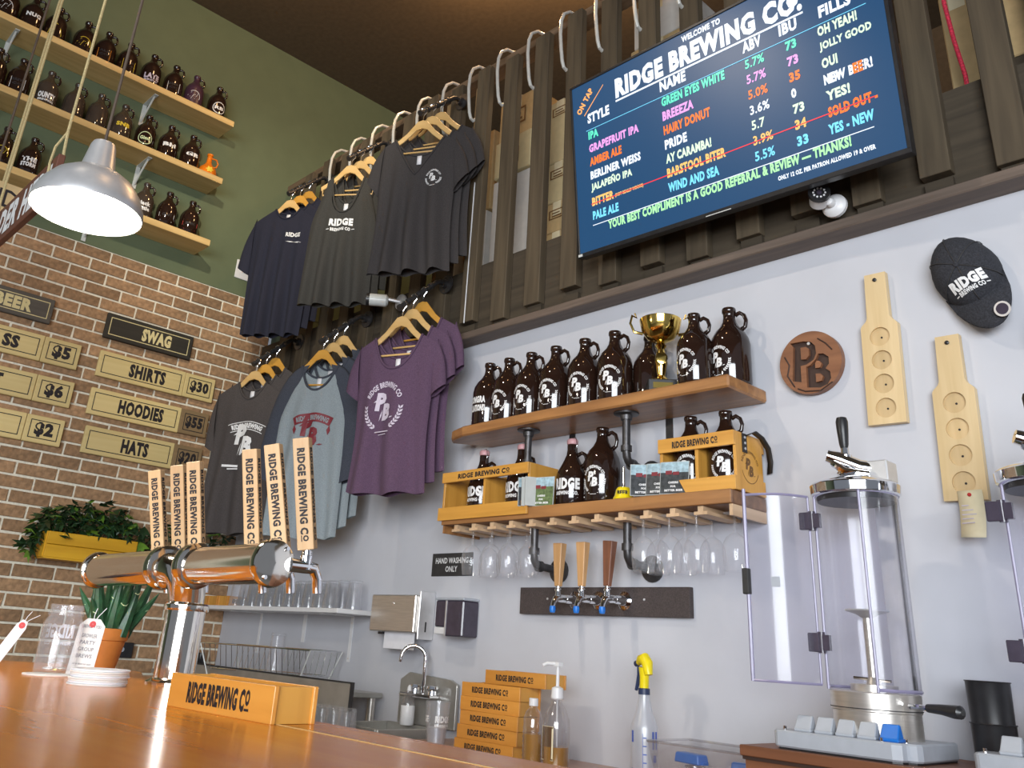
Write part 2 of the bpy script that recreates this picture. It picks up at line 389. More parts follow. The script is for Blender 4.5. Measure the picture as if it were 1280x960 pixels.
def name2(bold=.05):
    return join(place(T('RIDGE BREWING C', bold), 0, 0, .925, 1), place(T('O', bold), .935, .28, .065, .72), rect2(.935, .06, 1.0, .17))
NG = name2()
def bx(p0, p1):  # box from two corners
    return G().box(min(p0[0],p1[0]), max(p0[0],p1[0]), min(p0[1],p1[1]), max(p0[1],p1[1]), min(p0[2],p1[2]), max(p0[2],p1[2]))
def arc(c, r, a0, a1, n, plane='xz'):
    out = []
    for i in range(n+1):
        a = a0+(a1-a0)*i/n; p, q = r*cos(a), r*sin(a)
        out.append({'xz': (c[0]+p, c[1], c[2]+q), 'yz': (c[0], c[1]+p, c[2]+q), 'xy': (c[0]+p, c[1]+q, c[2])}[plane])
    return out
MONO = mono2(); LOGO = logo2()
# ------------------------------------------------------------------ the room
BR_TOP = 3.19; CH = 0.0695; BL = 0.2055; J = 0.012
struct('floor', G().box(-0.2, 9.0, -8.0, 3.0, -0.1, 0.0), 'floor_concrete', smooth=False)
wl = struct('wall_left', G().box(-0.15, 0.0, -3.4, 0.0, 0.0, BR_TOP), 'mortar', smooth=False)
struct('wall_left_upper', G().box(-0.15, 0.004, -8.0, 2.6, BR_TOP, 5.1).box(-0.15, 0.0, -8.0, -3.4, 0.0, BR_TOP).box(-0.15, 0.0, 0.1, 2.6, 0.0, BR_TOP), 'green_wall', smooth=False)
struct('wall_back', G().box(0.0, 6.6, 0.0, 0.1, 0.0, 2.52), 'white_wall', smooth=False)
struct('wall_storage', G().box(0.0, 6.6, 2.5, 2.6, 0.0, 5.1), 'ceiling_dark', smooth=False)
struct('ceiling', G().box(-0.2, 9.0, -8.0, 2.6, 5.1, 5.2), 'ceiling_dark', smooth=False)
struct('floor_storage', G().box(0.0, 6.6, 0.1, 2.5, 2.80, 2.88), 'panel_wood', smooth=False)

# bricks: running bond, one object each where the photo shows them
def brick_geo(L, seed):
    rnd = random.Random(seed); g = G(); j = lambda a=0.002: rnd.uniform(-a, a)
    h = CH-J; d = 0.008; c = 0.003
    V = [(-0.006, 0, 0), (-0.006, L, 0), (-0.006, L, h), (-0.006, 0, h)]
    V += [(d-c, 0+j(), 0+j()), (d-c, L+j(), 0+j()), (d-c, L+j(), h+j()), (d-c, 0+j(), h+j())]
    V += [(d+j(.0015), c+j(), c+j()), (d+j(.0015), L-c+j(), c+j()), (d+j(.0015), L-c+j(), h-c+j()), (d+j(.0015), c+j(), h-c+j())]
    F = [(8, 9, 10, 11)]
    for a in (0, 4):
        for i in range(4): F.append((a+i, a+(i+1) % 4, a+4+(i+1) % 4, a+4+i))
    return g.add(V, F)
BM = []
for k in range(5):
    me = mesh('brick', brick_geo(BL-J, k)); me.materials.append(MATS['brick']); BM.append(me)
rest = G(); n_in = 0
nc = int(BR_TOP/CH)
for r in range(nc):
    z0 = BR_TOP-(r+1)*CH+J*0.4
    ph = -1.180 if (round((z0-1.941)/CH) % 2 == 0) else -1.180+BL*0.5
    y = ph+BL*7; first = True
    while y > -3.3:
        a, b = y+J*0.5, y+BL-J*0.5; y -= BL
        if a > -0.02: continue
        cut = b > -0.001
        if cut: b = -0.001
        lim = -1.72 if z0 > 2.6 else -1.45
        if a > lim and z0 > 0.98 and n_in < 300:
            if cut:
                o = obj('brick', brick_geo(b-a, r), 'brick', wl, smooth=False, loc=(0, a, z0))
            else:
                o = obj('brick', BM[(r*3+int(y*50)) % 5], 'brick', wl, loc=(0, a, z0))
            n_in += 1
        else:
            q = brick_geo(b-a, r); rest.add([(p[0], p[1]+a, p[2]+z0) for p in q.V], q.F)
o = obj('brick_course', rest, 'brick', wl, smooth=False); o['kind'] = 'stuff'

# slatted screen above the white wall
sl = struct('wall_upper', G().box(0.0, 6.6, -0.04, 0.0, 2.55, 2.90), 'panel_wood', smooth=False)
obj('ledge', G().box(0.0, 6.6, -0.09, 0.06, 2.515, 2.55), 'ledge_wood', sl, bev=0.004, smooth=False)
obj('top_rail', G().box(0.0, 6.6, -0.045, 0.05, 4.035, 4.078), 'rail_wood', sl, bev=0.003, smooth=False)
me = mesh('slat', G().box(-0.09, 0, -0.04, 0, 0, 1.44)); me.materials.append(MATS['slat_wood'])
for i in range(-9, 16):
    X0 = 2.18+0.2155*i; x = 4.85-(4.85-X0)*(2.493/2.573)
    if x < 0.1: continue
    o = obj('slat', me, None, sl, loc=(x, -0.041, 2.595+0.012*((i*7) % 5-2)))
    o.modifiers.new('bevel', 'BEVEL').width = 0.002
    obj('foot_block', G().box(-0.085, -0.004, -0.018, 0, 0, 0.045), 'panel_wood', sl, smooth=False, loc=(x, -0.041, 2.551))
for x in (1.62, 1.86):
    obj('stud', G().box(0, 0.085, 0, 0.04, 0, 1.14), 'stud_wood', sl, smooth=False, loc=(x, 0.005, 2.89))
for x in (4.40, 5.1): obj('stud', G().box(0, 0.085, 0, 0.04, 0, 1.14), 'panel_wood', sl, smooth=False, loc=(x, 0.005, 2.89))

# bent metal hooks over the top rail
hk = G().tube([(0, 0.03, 4.085-4.0), (0, -0.02, 0.098), (0, -0.07, 0.088), (0, -0.11, 0.05), (0, -0.127, 0.0), (0, -0.130, -0.08), (0, -0.122, -0.16),
               (0, -0.112, -0.225), (0, -0.10, -0.255), (0, -0.082, -0.262), (0, -0.068, -0.245)], 0.0085, 8)
ordw = ['first', 'second', 'third', 'fourth', 'fifth', 'sixth', 'seventh', 'eighth', 'ninth', 'tenth', 'eleventh', 'twelfth', 'thirteenth', 'fourteenth']
h0 = None; nh = 0
for i in range(-6, 7):
    x = 4.85-(4.85-(1.836+0.222*i))*(2.473/2.573)
    lab = 'pale bent metal hook over the slat screen rail, %s counting from the green wall' % ordw[nh]; nh += 1
    if h0 is None:
        h0 = obj('rail_hook', hk, 'hook_metal', loc=(x, 0, 4.0)); tag(h0, lab, 'hook', 'hooks along the top rail')
    else: dup(h0, (x, 0, 4.0), None, lab)

# cartons stored behind the slats
def carton(label, x0, x1, y0, y1, z0, z1, mat, strip=True, mark=None):
    t = thing('carton', label, 'box', ((x0+x1)/2, (y0+y1)/2, z0), 0, 'cartons behind the slats')
    w, d, h = (x1-x0)/2, (y1-y0)/2, z1-z0
    obj('box_body', G().box(-w, w, -d, d, 0, h), mat, t, smooth=False, bev=0.004)
    if strip: obj('tape', G().box(-0.025, 0.025, -d-0.001, -d+0.05, h-0.07, h+0.001), 'paper_cream', t, smooth=False)
    if mark:
        g = G(); g.geo(join(frame2(0, 0, 1, 1, .08, .12), rect2(.2, .25, .8, .38), rect2(.2, .55, .7, .68)), (-mark[0]/2, -d-0.0015, mark[2]), (1,0,0), (0,0,1), mark[0], mark[1])
        g.geo(join(frame2(0, 0, 1, 1, .08, .12), rect2(.2, .25, .8, .38)), (w+0.0015, -d+0.05, mark[2]), (0,1,0), (0,0,1), mark[0]*.6, mark[1])
        obj('printed_mark', g, 'ink_brown', t, smooth=False)
    return t
SG = 2.882
carton('white carton behind the slats beside the charcoal tees', 1.55, 1.86, 0.14, 0.42, SG, SG+0.46, 'card_white')
carton('tan carton on top of the white carton beside the charcoal tees', 1.52, 1.88, 0.14, 0.45, SG+0.462, SG+0.95, 'card_tan', mark=(0.12, 0.1, 0.12))
carton('tall white carton behind the second slat gap from the tees', 1.90, 2.20, 0.14, 0.40, SG, SG+0.60, 'card_white')
carton('small printed carton on the tall white carton', 1.92, 2.18, 0.12, 0.36, SG+0.602, SG+0.82, 'card_pale', mark=(0.10, 0.09, 0.05))
carton('brown carton on top of the small printed carton', 1.92, 2.19, 0.14, 0.40, SG+0.822, SG+1.08, 'card_tan', mark=(0.12, 0.1, 0.08))
zz = SG
for k, (h, m, s_) in enumerate(((0.17, 'card_tan', 'lowest'), (0.16, 'card_tan', 'second lowest'), (0.22, 'card_pale', 'third up'), (0.36, 'card_pale', 'pale topmost'))):
    carton('%s carton of the stack behind the slats left of the screen' % s_, 2.22, 2.50, 0.14, 0.42, zz, zz+h, m, mark=(0.10, 0.05, h-0.09)); zz += h+0.002
carton('tan carton standing behind the slats right of the screen by the red cable', 4.13, 4.24, 0.12, 0.42, SG, SG+0.50, 'card_tan')
carton('large tan carton behind the rightmost slat gap', 4.31, 4.62, 0.12, 0.45, SG+0.16, SG+0.50, 'card_tan')
carton('low dark carton under the large tan carton at the right', 4.31, 4.62, 0.12, 0.45, SG, SG+0.158, 'panel_wood', strip=False)
carton('pale carton behind the slats above the top edge of the screen', 2.82, 3.1, 0.14, 0.42, SG+0.98, SG+1.22, 'card_white')
carton('tall plain tan carton under the pale carton behind the screen', 2.80, 3.12, 0.14, 0.44, SG, SG+0.978, 'card_tan')
tag(obj('red_cable', G().tube([(4.175, 0.03, 5.09), (4.178, 0.03, 3.6), (4.172, 0.03, 3.28), (4.182, 0.03, 3.12), (4.196, 0.03, 2.98), (4.196, 0.03, 2.90)], 0.007, 8), 'cord_red'),
    'red braided cable hanging behind the slats right of the screen', 'cable')
tag(obj('white_cable', G().tube([(2.006, -0.085, 3.35), (2.006, -0.086, 2.95), (2.004, -0.086, 2.60)], 0.003, 6), 'white_plastic'),
    'thin white cable running down the slat beside the charcoal tees', 'cable')
# ------------------------------------------------------------------ hanging arms, hangers, shirts
SH = 0.974
def arm(x, z, where):
    """flange on the slats, pipe sloping down and out to the front hanger point (x, -0.33, z)"""
    t = thing('garment_rack', 'sloping black pipe arm screwed to the slats, holding the %s' % where, 'clothes rail', (x, -0.082, z+.185), 0, 'pipe arms on the slat screen')
    obj('flange', G().lathe([(0.047, 0), (0.047, -0.006), (0.024, -0.009), (0.022, -0.028)], 20, (0, 0, 0), 'y'), 'iron_pipe', t)
    obj('pipe', G().tube([(0, -0.004, 0), (0, -0.045, 0.002), (0, -0.066, -0.010), (0, -0.272, -.210)], 0.0125, 10), 'iron_pipe', t)
    cm = mesh('collar', G().tube([(0, .005, .005), (0, -.005, -.005)], 0.0165, 10)); cm.materials.append(MATS['iron_pipe'])
    for y in (-.098, -.164, -.220, -.266): obj('collar', cm, None, t, loc=(0, y, -.010+(y+.066)*.971))
    return t
_ht = [(.025, -.064), (.05, -.095), (.08, -.132), (.12, -.168), (.162, -.196)]; _hb = [(.158, -.222), (.10, -.186), (.06, -.150), (.03, -.118)]
HG = G().prism([(0, -.058)]+_ht+_hb+[(0, -.108)]+[(-x, z) for x, z in _hb[::-1]]+[(-x, z) for x, z in _ht[::-1]], -0.0045, 0.0045, 'xz')
HB = G().tube([(-.150, 0, -.212), (-.146, 0, -.250), (.146, 0, -.250), (.150, 0, -.212)], 0.0048, 8)
HH = G().tube([(0, 0, -.06), (0, 0, -.035), (.006, 0, -.022), (.018, 0, -.010), (.019, 0, .006), (.010, 0, .017), (-.004, 0, .019), (-.016, 0, .010)], 0.0022, 6)
def hanger(loc, yaw, label, amber=False):
    t = thing('coat_hanger', label, 'hanger', loc, yaw, 'wooden hangers on the pipe arms')
    m = 'hanger_amber' if amber else 'hanger_wood'
    obj('frame', HG, m, t, smooth=False, bev=0.002); obj('bar', HB, m, t); obj('hook', HH, 'chrome', t)
    return t

def smooth01(t): t = max(0, min(1, t)); return t*t*(3-2*t)
class Shirt:
    def __init__(s, **k):
        d = dict(nw=.13, nz=-.195, fz=-.39, bz=-.23, p=1.0, sw=.195, sz=-.225, cw=.205, cz=-.42, hw=.215, hz=-.92, dep=.024, amp=.014, k=11, ph=0, hem=.012, waist=.0)
        d.update(k); s.__dict__.update(d)
    def W(s, z):
        if z >= s.sz: return s.sw
        if z >= s.cz: return s.sw+(s.cw-s.sw)*smooth01((s.sz-z)/(s.sz-s.cz))
        t = (s.cz-z)/(s.cz-s.hz); return s.cw+(s.hw-s.cw)*t-s.waist*sin(pi*min(1, t))
    def ztop(s, x, front=True):
        f = s.fz if front else s.bz; a = abs(x)
        if a <= s.nw: return f+(s.nz-f)*(a/s.nw)**(s.p if front else 2.2)
        return s.nz+(s.sz-s.nz)*(a-s.nw)/max(1e-4, s.sw-s.nw)
    def depth(s, u, z, v, sgn):
        q = smooth01((s.nz+.03-z)/(.22)); e = s.dep if sgn < 0 else .009; d = .011+(e-.011)*q
        base = d*sqrt(max(0, 1-u*u))
        fold = (s.amp if sgn < 0 else .003)*v*sin(s.k*u+s.ph+1.3*sgn+0.8*sin(3*v+u*2))*(1-u*u)**0.5
        return base+max(-base*.9, fold)
    def y_at(s, x, z):
        u = max(-1, min(1, x/s.W(z))); zt = s.ztop(u*s.sw); v = max(0, min(1, (zt-z)/(zt-s.hz)))
        return -s.depth(u, z, v, -1)
    def body(s):
        g = G(); N, M = 32, 22
        for sgn in (-1, 1):
            V = []; F = []
            for j in range(M+1):
                v = j/M
                for i in range(N+1):
                    u = -1+2*i/N; zt = s.ztop(u*s.sw, sgn < 0)
                    hz = s.hz-s.hem*sin(s.k*u+s.ph)*.5-s.hem*(1-u*u)
                    z = zt+(hz-zt)*v; x = u*s.W(z)
                    V.append((x, sgn*s.depth(u, z, v, sgn), z))
            for j in range(M):
                for i in range(N):
                    a = j*(N+1)+i; q = (a, a+1, a+N+2, a+N+1); F.append(q if sgn > 0 else q[::-1])
            g.add(V, F)
        return g
    def collar(s, r=.006):
        P = []
        for i in range(17):
            x = -s.nw+2*s.nw*i/16; z = s.ztop(x); P.append((x, s.y_at(x, z-.001)-.001, z))
        Q = []
        for i in range(17):
            x = s.nw-2*s.nw*i/16; z = s.ztop(x, False); Q.append((x, .009, z))
        return G().tube(P+Q, r, 6)
    def sleeve(s, sgn, outer, inner, dep=.021, top=None, low=None, ctrl=None):
        g = G(); top = top or (s.sw-.004, s.sz+.004); low = low or (s.cw-.004, s.cz); V = []; F = []; n = 14; m = 9
        for j in range(m+1):
            t = -0.12+1.12*j/m; b = .012*sin(pi*max(0, t))
            a = (top[0]+(outer[0]-top[0])*t+b, top[1]+(outer[1]-top[1])*t+b*.6)
            if ctrl: a = tuple((1-t)**2*top[q]+2*t*(1-t)*ctrl[q]+t*t*outer[q] for q in (0, 1))
            c = (low[0]+(inner[0]-low[0])*t, low[1]+(inner[1]-low[1])*t)
            cx, cz, hx, hz = (a[0]+c[0])/2, (a[1]+c[1])/2, (a[0]-c[0])/2, (a[1]-c[1])/2
            for i in range(n):
                w = 2*pi*i/n; rip = 1+.10*sin(3*w+j*.8)
                V.append((sgn*(cx+hx*cos(w)), dep*sin(w)*rip*(.75+.25*t), cz+hz*cos(w)))
        for j in range(m):
            for i in range(n):
                q = (j*n+i, j*n+(i+1) % n, (j+1)*n+(i+1) % n, (j+1)*n+i); F.append(q if sgn < 0 else q[::-1])
        return g.add(V, F)
    def printed(s, g2, cx, cz, w, h, hi=False):
        V = [(cx+(x-.5)*w, cz+(y-.5)*h) for x, y in g2[0]]
        return G().add([(x, s.y_at(x, z)-(.004 if not hi else .0052), z) for x, z in V], g2[1])

def rack(x, z, yaw, where, spec, mats, labels, hlabels, ambers, prints, nfront=3):
    z = 1.2+(z-.125-1.2)*SH; x = 4.85-(4.85-x)*SH; arm(x, z, where)
    S1 = Shirt(**spec['shape']); sh0 = dict(spec['shape']); sh0['amp'] = sh0['amp']*2.3; sh0['dep'] = .034; S = Shirt(**sh0)
    cols = [(obj_mesh('shirt_body', q.body(), mats[0]), obj_mesh('collar', q.collar(), mats[1])) for q in (S, S1)]
    sl = []
    if spec.get('sleeve'):
        for sgn in (-1, 1): sl.append(obj_mesh('sleeve', S.sleeve(sgn, *spec['sleeve']), mats[1] if spec.get('raglan') else mats[0]))
    tagm = obj_mesh('neck_label', G().box(-.012, .012, .004, .006, S.bz-.055, S.bz-.004), 'paper_white')
    for k in range(3):
        loc = Vector((x, (-0.33, -0.274, -0.218)[k], z+0.0545*k)); ya = radians(yaw-(0, 3, 6)[k]*(1 if yaw < 32 else 1.6))
        hanger(loc, ya, hlabels[k], ambers[k]).scale = (SH,)*3
        t = thing(spec['name'], labels[k], spec['cat'], loc, ya, spec['group']); t.scale = (SH,)*3
        bc = cols[0 if k == 0 else 1]; obj('shirt_body', bc[0], None, t); obj('collar', bc[1], None, t)
        for q in sl: obj('sleeve', q, None, t)
        obj('neck_label', tagm, None, t)
        if k == 0:
            for nm, g2, cx, cz, w, h, m in prints:
                obj(nm, S.printed(g2, cx, cz, w, h, nm == 'banner_letters'), m, t, smooth=False)
def obj_mesh(name, g, mat):
    me = mesh(name, g); me.materials.append(MATS[mat]); me.shade_smooth(); return me
def trio(front, mid, back): return [front, mid, back]
def hl(s): return ['wooden hanger carrying the %s, %s of three on its arm' % (s, w) for w in ('frontmost', 'middle', 'rearmost')]
wave2 = join(leaf2(0, .55, -.05, .55, .12), leaf2(.45, .55, -.45, .62, .12))
lines2 = lambda g: join(g)
# upper row, from the corner: navy tees, dark tank tops, charcoal v-neck tees
rack(0.50, 3.885, 35, 'navy tees',
     dict(name='tee_shirt', cat='shirt', group='navy tees', shape=dict(nw=.08, nz=-.126, fz=-.20, bz=-.155, p=2.2, sw=.215, sz=-.222, cw=.20, cz=-.46, hw=.185, hz=-.95, amp=.016, k=14), sleeve=((.275, -.515), (.195, -.565))),
     ('cloth_navy', 'cloth_navy'), trio('navy crew-neck tee with small white chest print, front of its arm by the green wall', 'navy tee hanging second behind the front navy tee', 'navy tee hanging rearmost behind the navy tees'),
     hl('navy tees'), (0, 1, 1), [('chest_print', place(T('RIDGE', .05), 0, .35, .9, .65), .075, -.325, .10, .045, 'ink_white'), ('wave_print', wave2, .08, -.365, .10, .03, 'ink_white')])
rack(1.14, 3.885, 36, 'dark tank tops',
     dict(name='tank_top', cat='shirt', group='dark tank tops', shape=dict(nw=.095, nz=-.140, fz=-.375, bz=-.30, p=2.6, sw=.130, sz=-.165, cw=.19, cz=-.47, hw=.20, hz=-.915, amp=.016, k=13, ph=1), sleeve=None),
     ('cloth_tank', 'cloth_tank'), trio('dark grey tank top with white lettering across the chest, front of its arm', 'dark grey tank top hanging second behind the lettered one', 'dark grey tank top hanging rearmost on the middle upper arm'),
     hl('dark tank tops'), (0, 0, 0), [('chest_print', place(T('RIDGE', .06), 0, 0, 1, 1), .0, -.44, .135, .045, 'ink_white'), ('chest_line', join(place(T('BREWING CO', .05), .14, 0, .72, 1), rect2(-.02, .4, .1, .6), rect2(.9, .4, 1.02, .6)), .0, -.483, .155, .020, 'ink_white')])
rack(1.772, 3.908, 30, 'charcoal v-neck tees',
     dict(name='tee_shirt', cat='shirt', group='charcoal v-neck tees', shape=dict(nw=.135, nz=-.170, fz=-.40, bz=-.265, p=1.15, sw=.205, sz=-.208, cw=.205, cz=-.45, hw=.215, hz=-.925, amp=.018, k=12, ph=2, waist=.01), sleeve=((.275, -.40), (.20, -.50))),
     ('cloth_charcoal', 'cloth_charcoal'), trio('charcoal v-neck tee with small white badge print, front of the right upper arm', 'charcoal v-neck tee hanging second behind the badge-printed one', 'charcoal v-neck tee hanging rearmost beside the cartons'),
     hl('charcoal v-neck tees'), (0, 0, 0), [('badge_print', LOGO, .10, -.425, .09, .095, 'ink_white')])
# lower row: brown-grey tees, raglan shirts, purple tees
rack(0.42, 2.790, 35, 'brown-grey tees',
     dict(name='tee_shirt', cat='shirt', group='brown-grey tees', shape=dict(nw=.085, nz=-.130, fz=-.232, bz=-.175, p=2.2, sw=.208, sz=-.212, cw=.19, cz=-.45, hw=.20, hz=-.97, amp=.014, k=9, ph=.5), sleeve=((.235, -.505), (.155, -.55))),
     ('cloth_brown', 'cloth_brown'), trio('brown-grey crew tee with white banner print, front of its arm by the brick wall', 'brown-grey tee hanging second beside the brick wall', 'brown-grey tee hanging rearmost in the corner'),
     hl('brown-grey tees'), (0, 1, 1), [('monogram_print', MONO, .02, -.47, .15, .19, 'ink_white'), ('banner_print', join(arc_text('RIDGE BREWING', .5, -.40, 1.0, .14, pi/2, .80, .06), ring2(.5, -.40, .955, .975, pi/2-.46, pi/2+.46), ring2(.5, -.40, 1.165, 1.185, pi/2-.46, pi/2+.46)), .02, -.425, .21, .21, 'ink_white'),
                                       ('line_print', join(rect2(0, .5, 1, 1), rect2(.15, 0, .85, .3)), .0, -.625, .17, .025, 'ink_white')])
rack(1.115, 2.780, 30, 'raglan shirts',
     dict(name='raglan_shirt', cat='shirt', group='raglan shirts', shape=dict(nw=.105, nz=-.146, fz=-.285, bz=-.21, p=2.2, sw=.112, sz=-.150, cw=.195, cz=-.47, hw=.20, hz=-1.01, amp=.016, k=10, ph=.2), sleeve=((.285, -.72), (.175, -.76), .021, (.098, -.138), (.185, -.47), (.265, -.20)), raglan=True),
     ('cloth_heather', 'cloth_slate'), trio('pale grey raglan shirt with dark sleeves and red banner print, front of its arm', 'raglan shirt hanging second behind the red-printed one', 'raglan shirt hanging rearmost behind the raglan shirts'),
     hl('raglan shirts'), (1, 0, 0), [('monogram_print', MONO, .012, -.50, .14, .18, 'ink_red'), ('banner_print', join(ring2(.5, -.40, .96, 1.18, pi/2-.47, pi/2+.47), leaf2(.06, .48, -1.45, .24, .05), leaf2(.94, .48, -1.69, .24, .05)), .012, -.465, .21, .21, 'ink_red'),
                                     ('banner_letters', arc_text('RIDGE BREWING', .5, -.40, 1.0, .13, pi/2, .78, .05), .012, -.465, .21, .21, 'cloth_heather')])
rack(1.770, 2.815, 22, 'purple scoop-neck tees',
     dict(name='tee_shirt', cat='shirt', group='purple tees', shape=dict(nw=.125, nz=-.163, fz=-.325, bz=-.265, p=2.4, sw=.215, sz=-.215, cw=.195, cz=-.43, hw=.20, hz=-.885, amp=.014, k=8, ph=.8, waist=.012), sleeve=((.262, -.41), (.19, -.465))),
     ('cloth_purple', 'cloth_purple'), trio('purple scoop-neck tee with large pale badge print, front of the right lower arm', 'purple scoop-neck tee hanging second behind the printed one', 'purple scoop-neck tee hanging rearmost beside the white wall'),
     hl('purple tees'), (0, 0, 1), [('badge_print', LOGO, -.025, -.50, .205, .25, 'ink_lilac')])
# small spotlight clamped to the slats between the rails
t = thing('spotlight', 'small silver spotlight clamped to the slats left of the purple tees', 'spotlight', (1.47, -0.082, 2.83))
obj('mount_disc', G().lathe([(.042, 0), (.042, -.010), (.02, -.016)], 20, (0.03, 0, 0), 'y'), 'aluminium', t)
obj('stem', G().tube([(.03, -.01, 0), (.0, -.06, .004), (-.03, -.085, 0)], .010, 8), 'aluminium', t)
hd = G(); hd.X = Matrix.Translation((-.035, -.10, -.004)) @ Matrix.Rotation(radians(-40), 4, 'Z')
obj('lamp_head', hd.lathe([(.020, .05), (.032, .04), (.032, -.045), (.028, -.048)], 20, (0, 0, 0), 'y'), 'white_metal', t)
hd = G(); hd.X = Matrix.Translation((-.035, -.10, -.004)) @ Matrix.Rotation(radians(-40), 4, 'Z')
obj('lens_ring', hd.lathe([(.033, -.046), (.033, -.062), (.020, -.062), (.014, -.052)], 20, (0, 0, 0), 'y'), 'black_plastic', t)
# ------------------------------------------------------------------ wall screen with the tap list
TW, TH = 1.300, 0.7516
tu = Vector((0.999, -0.033, -0.039)).normalized(); tz = -Vector((-0.003, 0.144, -0.990)); tz = (tz-tu*tz.dot(tu)).normalized(); ty = tz.cross(tu)
TR = Matrix((tu, ty, tz)).transposed()
org = Vector((2.824, -0.315, 3.399)) + tu*TW/2 - tz*TH
tv = thing('wall_screen', 'large wall-mounted screen showing the tap list on blue', 'television', org, tuple(TR.to_euler()))
b_ = 0.012
obj('bezel', G().box(-TW/2, TW/2, 0, 0.03, 0, b_+.006).box(-TW/2, TW/2, 0, 0.03, TH-b_, TH).box(-TW/2, -TW/2+b_, 0, 0.03, b_, TH-b_).box(TW/2-b_, TW/2, 0, 0.03, b_, TH-b_), 'black_plastic', tv, smooth=False, bev=.002)
obj('back_shell', G().box(-TW/2+.004, TW/2-.004, 0.02, 0.045, .004, TH-.004).frus(0, 0.06, .12, TH-.12, TW*.36, .025, TW*.34, .02), 'black_plastic', tv, smooth=False)
obj('wall_bracket', G().box(-.28, -.22, .05, .115, .18, .52).box(.22, .28, .05, .115, .18, .52), 'black_plastic', tv, smooth=False)
obj('badge', G().box(-TW/2+.006, -TW/2+.026, -.002, .0, .004, .014).box(-.05, .05, -.001, 0, .003, .006), 'white_metal', tv, smooth=False)
scr = obj('display', G().box(-TW/2+b_, TW/2-b_, 0.004, 0.012, b_+.006, TH-b_), 'screen', tv, smooth=False)
TXT = {}
def tt(s, u, v, w, h, mat, bold=.05, y=.0025):
    obj('text_line', G().geo(T(s, bold), ((u-.5)*TW, y, (1-v)*TH), (1,0,0), (0,0,1), w*TW, h*TH), mat, scr, smooth=False)
def bar(u0, v0, u1, v1, mat, th=.004):
    g = G(); z0, z1 = (1-v0)*TH, (1-v1)*TH
    g.add([((u0-.5)*TW, .0024, z0-th*TH), ((u1-.5)*TW, .0024, z1-th*TH), ((u1-.5)*TW, .0024, z1), ((u0-.5)*TW, .0024, z0)], [(0,1,2,3)]); obj('rule_line', g, mat, scr, smooth=False)
tt('WELCOME TO', .433, .066, .128, .034, 't_white'); tt('RIDGE BREWING CO.', .184, .195, .611, .115, 't_white', .06); bar(.183, .203, .795, .203, 't_white', .010)
tt('O', .755, .165, .033, .075, 't_white', .07)
for s, u, w in (('STYLE', .068, .088), ('NAME', .346, .09), ('ABV', .618, .056), ('IBU', .725, .05), ('FILLS', .834, .082)): tt(s, u, .264 if u < .1 else .274, w, .058, 't_white')
bar(.06, .30, .95, .30, 't_cyan', .003); bar(.066, .842, .927, .842, 't_white', .004)
RW = [(.357, 't_teal', ('IPA', .040), ('GREEN EYES WHITE', .210), '5.7%', '73', ('OH YEAH!', .10, 't_pale')),
      (.434, 't_pink', ('GRAPEFRUIT IPA', .193), ('BREEEZA', .105), '5.7%', '73', ('JOLLY GOOD', .13, 't_pale')),
      (.511, 't_orange', ('AMBER ALE', .125), ('HAIRY DONUT', .155), '5.0%', '35', ('OUI', .04, 't_pale')),
      (.588, 't_white', ('BERLINER WEISS', .193), ('PRIDE', .075), '3.6%', '0', ('NEW BEER!', .12, 't_white')),
      (.663, 't_pale', ('JALAPEÑO IPA', .158), ('AY CARAMBA!', .150), '5.7', '73', ('YES!', .06, 't_pale')),
      (.738, 't_amber', ('BITTER', .085), ('BARSTOOL BITER', .190), '3.9%', '34', ('SOLD OUT -', .12, 't_orange')),
      (.814, 't_cyan', ('PALE ALE', .100), ('WIND AND SEA', .165), '5.5%', '33', ('YES - NEW', .111, 't_cyan'))]
for k, (v, m, a, b, c, d, e) in enumerate(RW):
    tt(a[0], .068, v, a[1], .047 if 'Ñ' not in a[0] else .060, m); tt(b[0], .348, v, b[1], .050, 't_white' if k == 3 else m); tt(c, .621, v, .056 if '%' in c else .038, .046, m, .025)
    tt(d, .738, v, .030 if len(d) > 1 else .014, .046, m); tt(e[0], .825 if k < 6 else .82, v, e[1], .048, e[2])
tt('NEW', .825, .588, .045, .048, 't_white'); tt('EE', .898, .588, .024, .048, 't_orange', .06, .0020)
tt('(NOT REALLY WINNO)', .158, .738, .105, .024, 't_amber'); bar(.065, .723, .345, .72, 't_red', .005); bar(.345, .72, .94, .715, 't_red', .005)
tt('YOUR BEST COMPLIMENT IS A GOOD REFERRAL & REVIEW — THANKS!', .125, .893, .745, .048, 't_green'); tt('ONLY 12 OZ. PER PATRON ALLOWED 19 & OVER', .677, .938, .247, .022, 't_white')
ca, sa = cos(radians(48)), sin(radians(48))
obj('text_line', G().geo(T('ON TAP', .05), ((.040-.5)*TW, .0025, (1-.195)*TH), (ca, 0, sa), (-sa, 0, ca), .115, .030), 't_tap', scr, smooth=False)
obj('rule_line', G().add([((.055-.5)*TW, .0025, (1-.205)*TH), ((.138-.5)*TW, .0025, (1-.075)*TH), ((.139-.5)*TW, .0025, (1-.079)*TH), ((.057-.5)*TW, .0025, (1-.21)*TH)], [(0,1,2,3)]), 't_tap', scr, smooth=False)

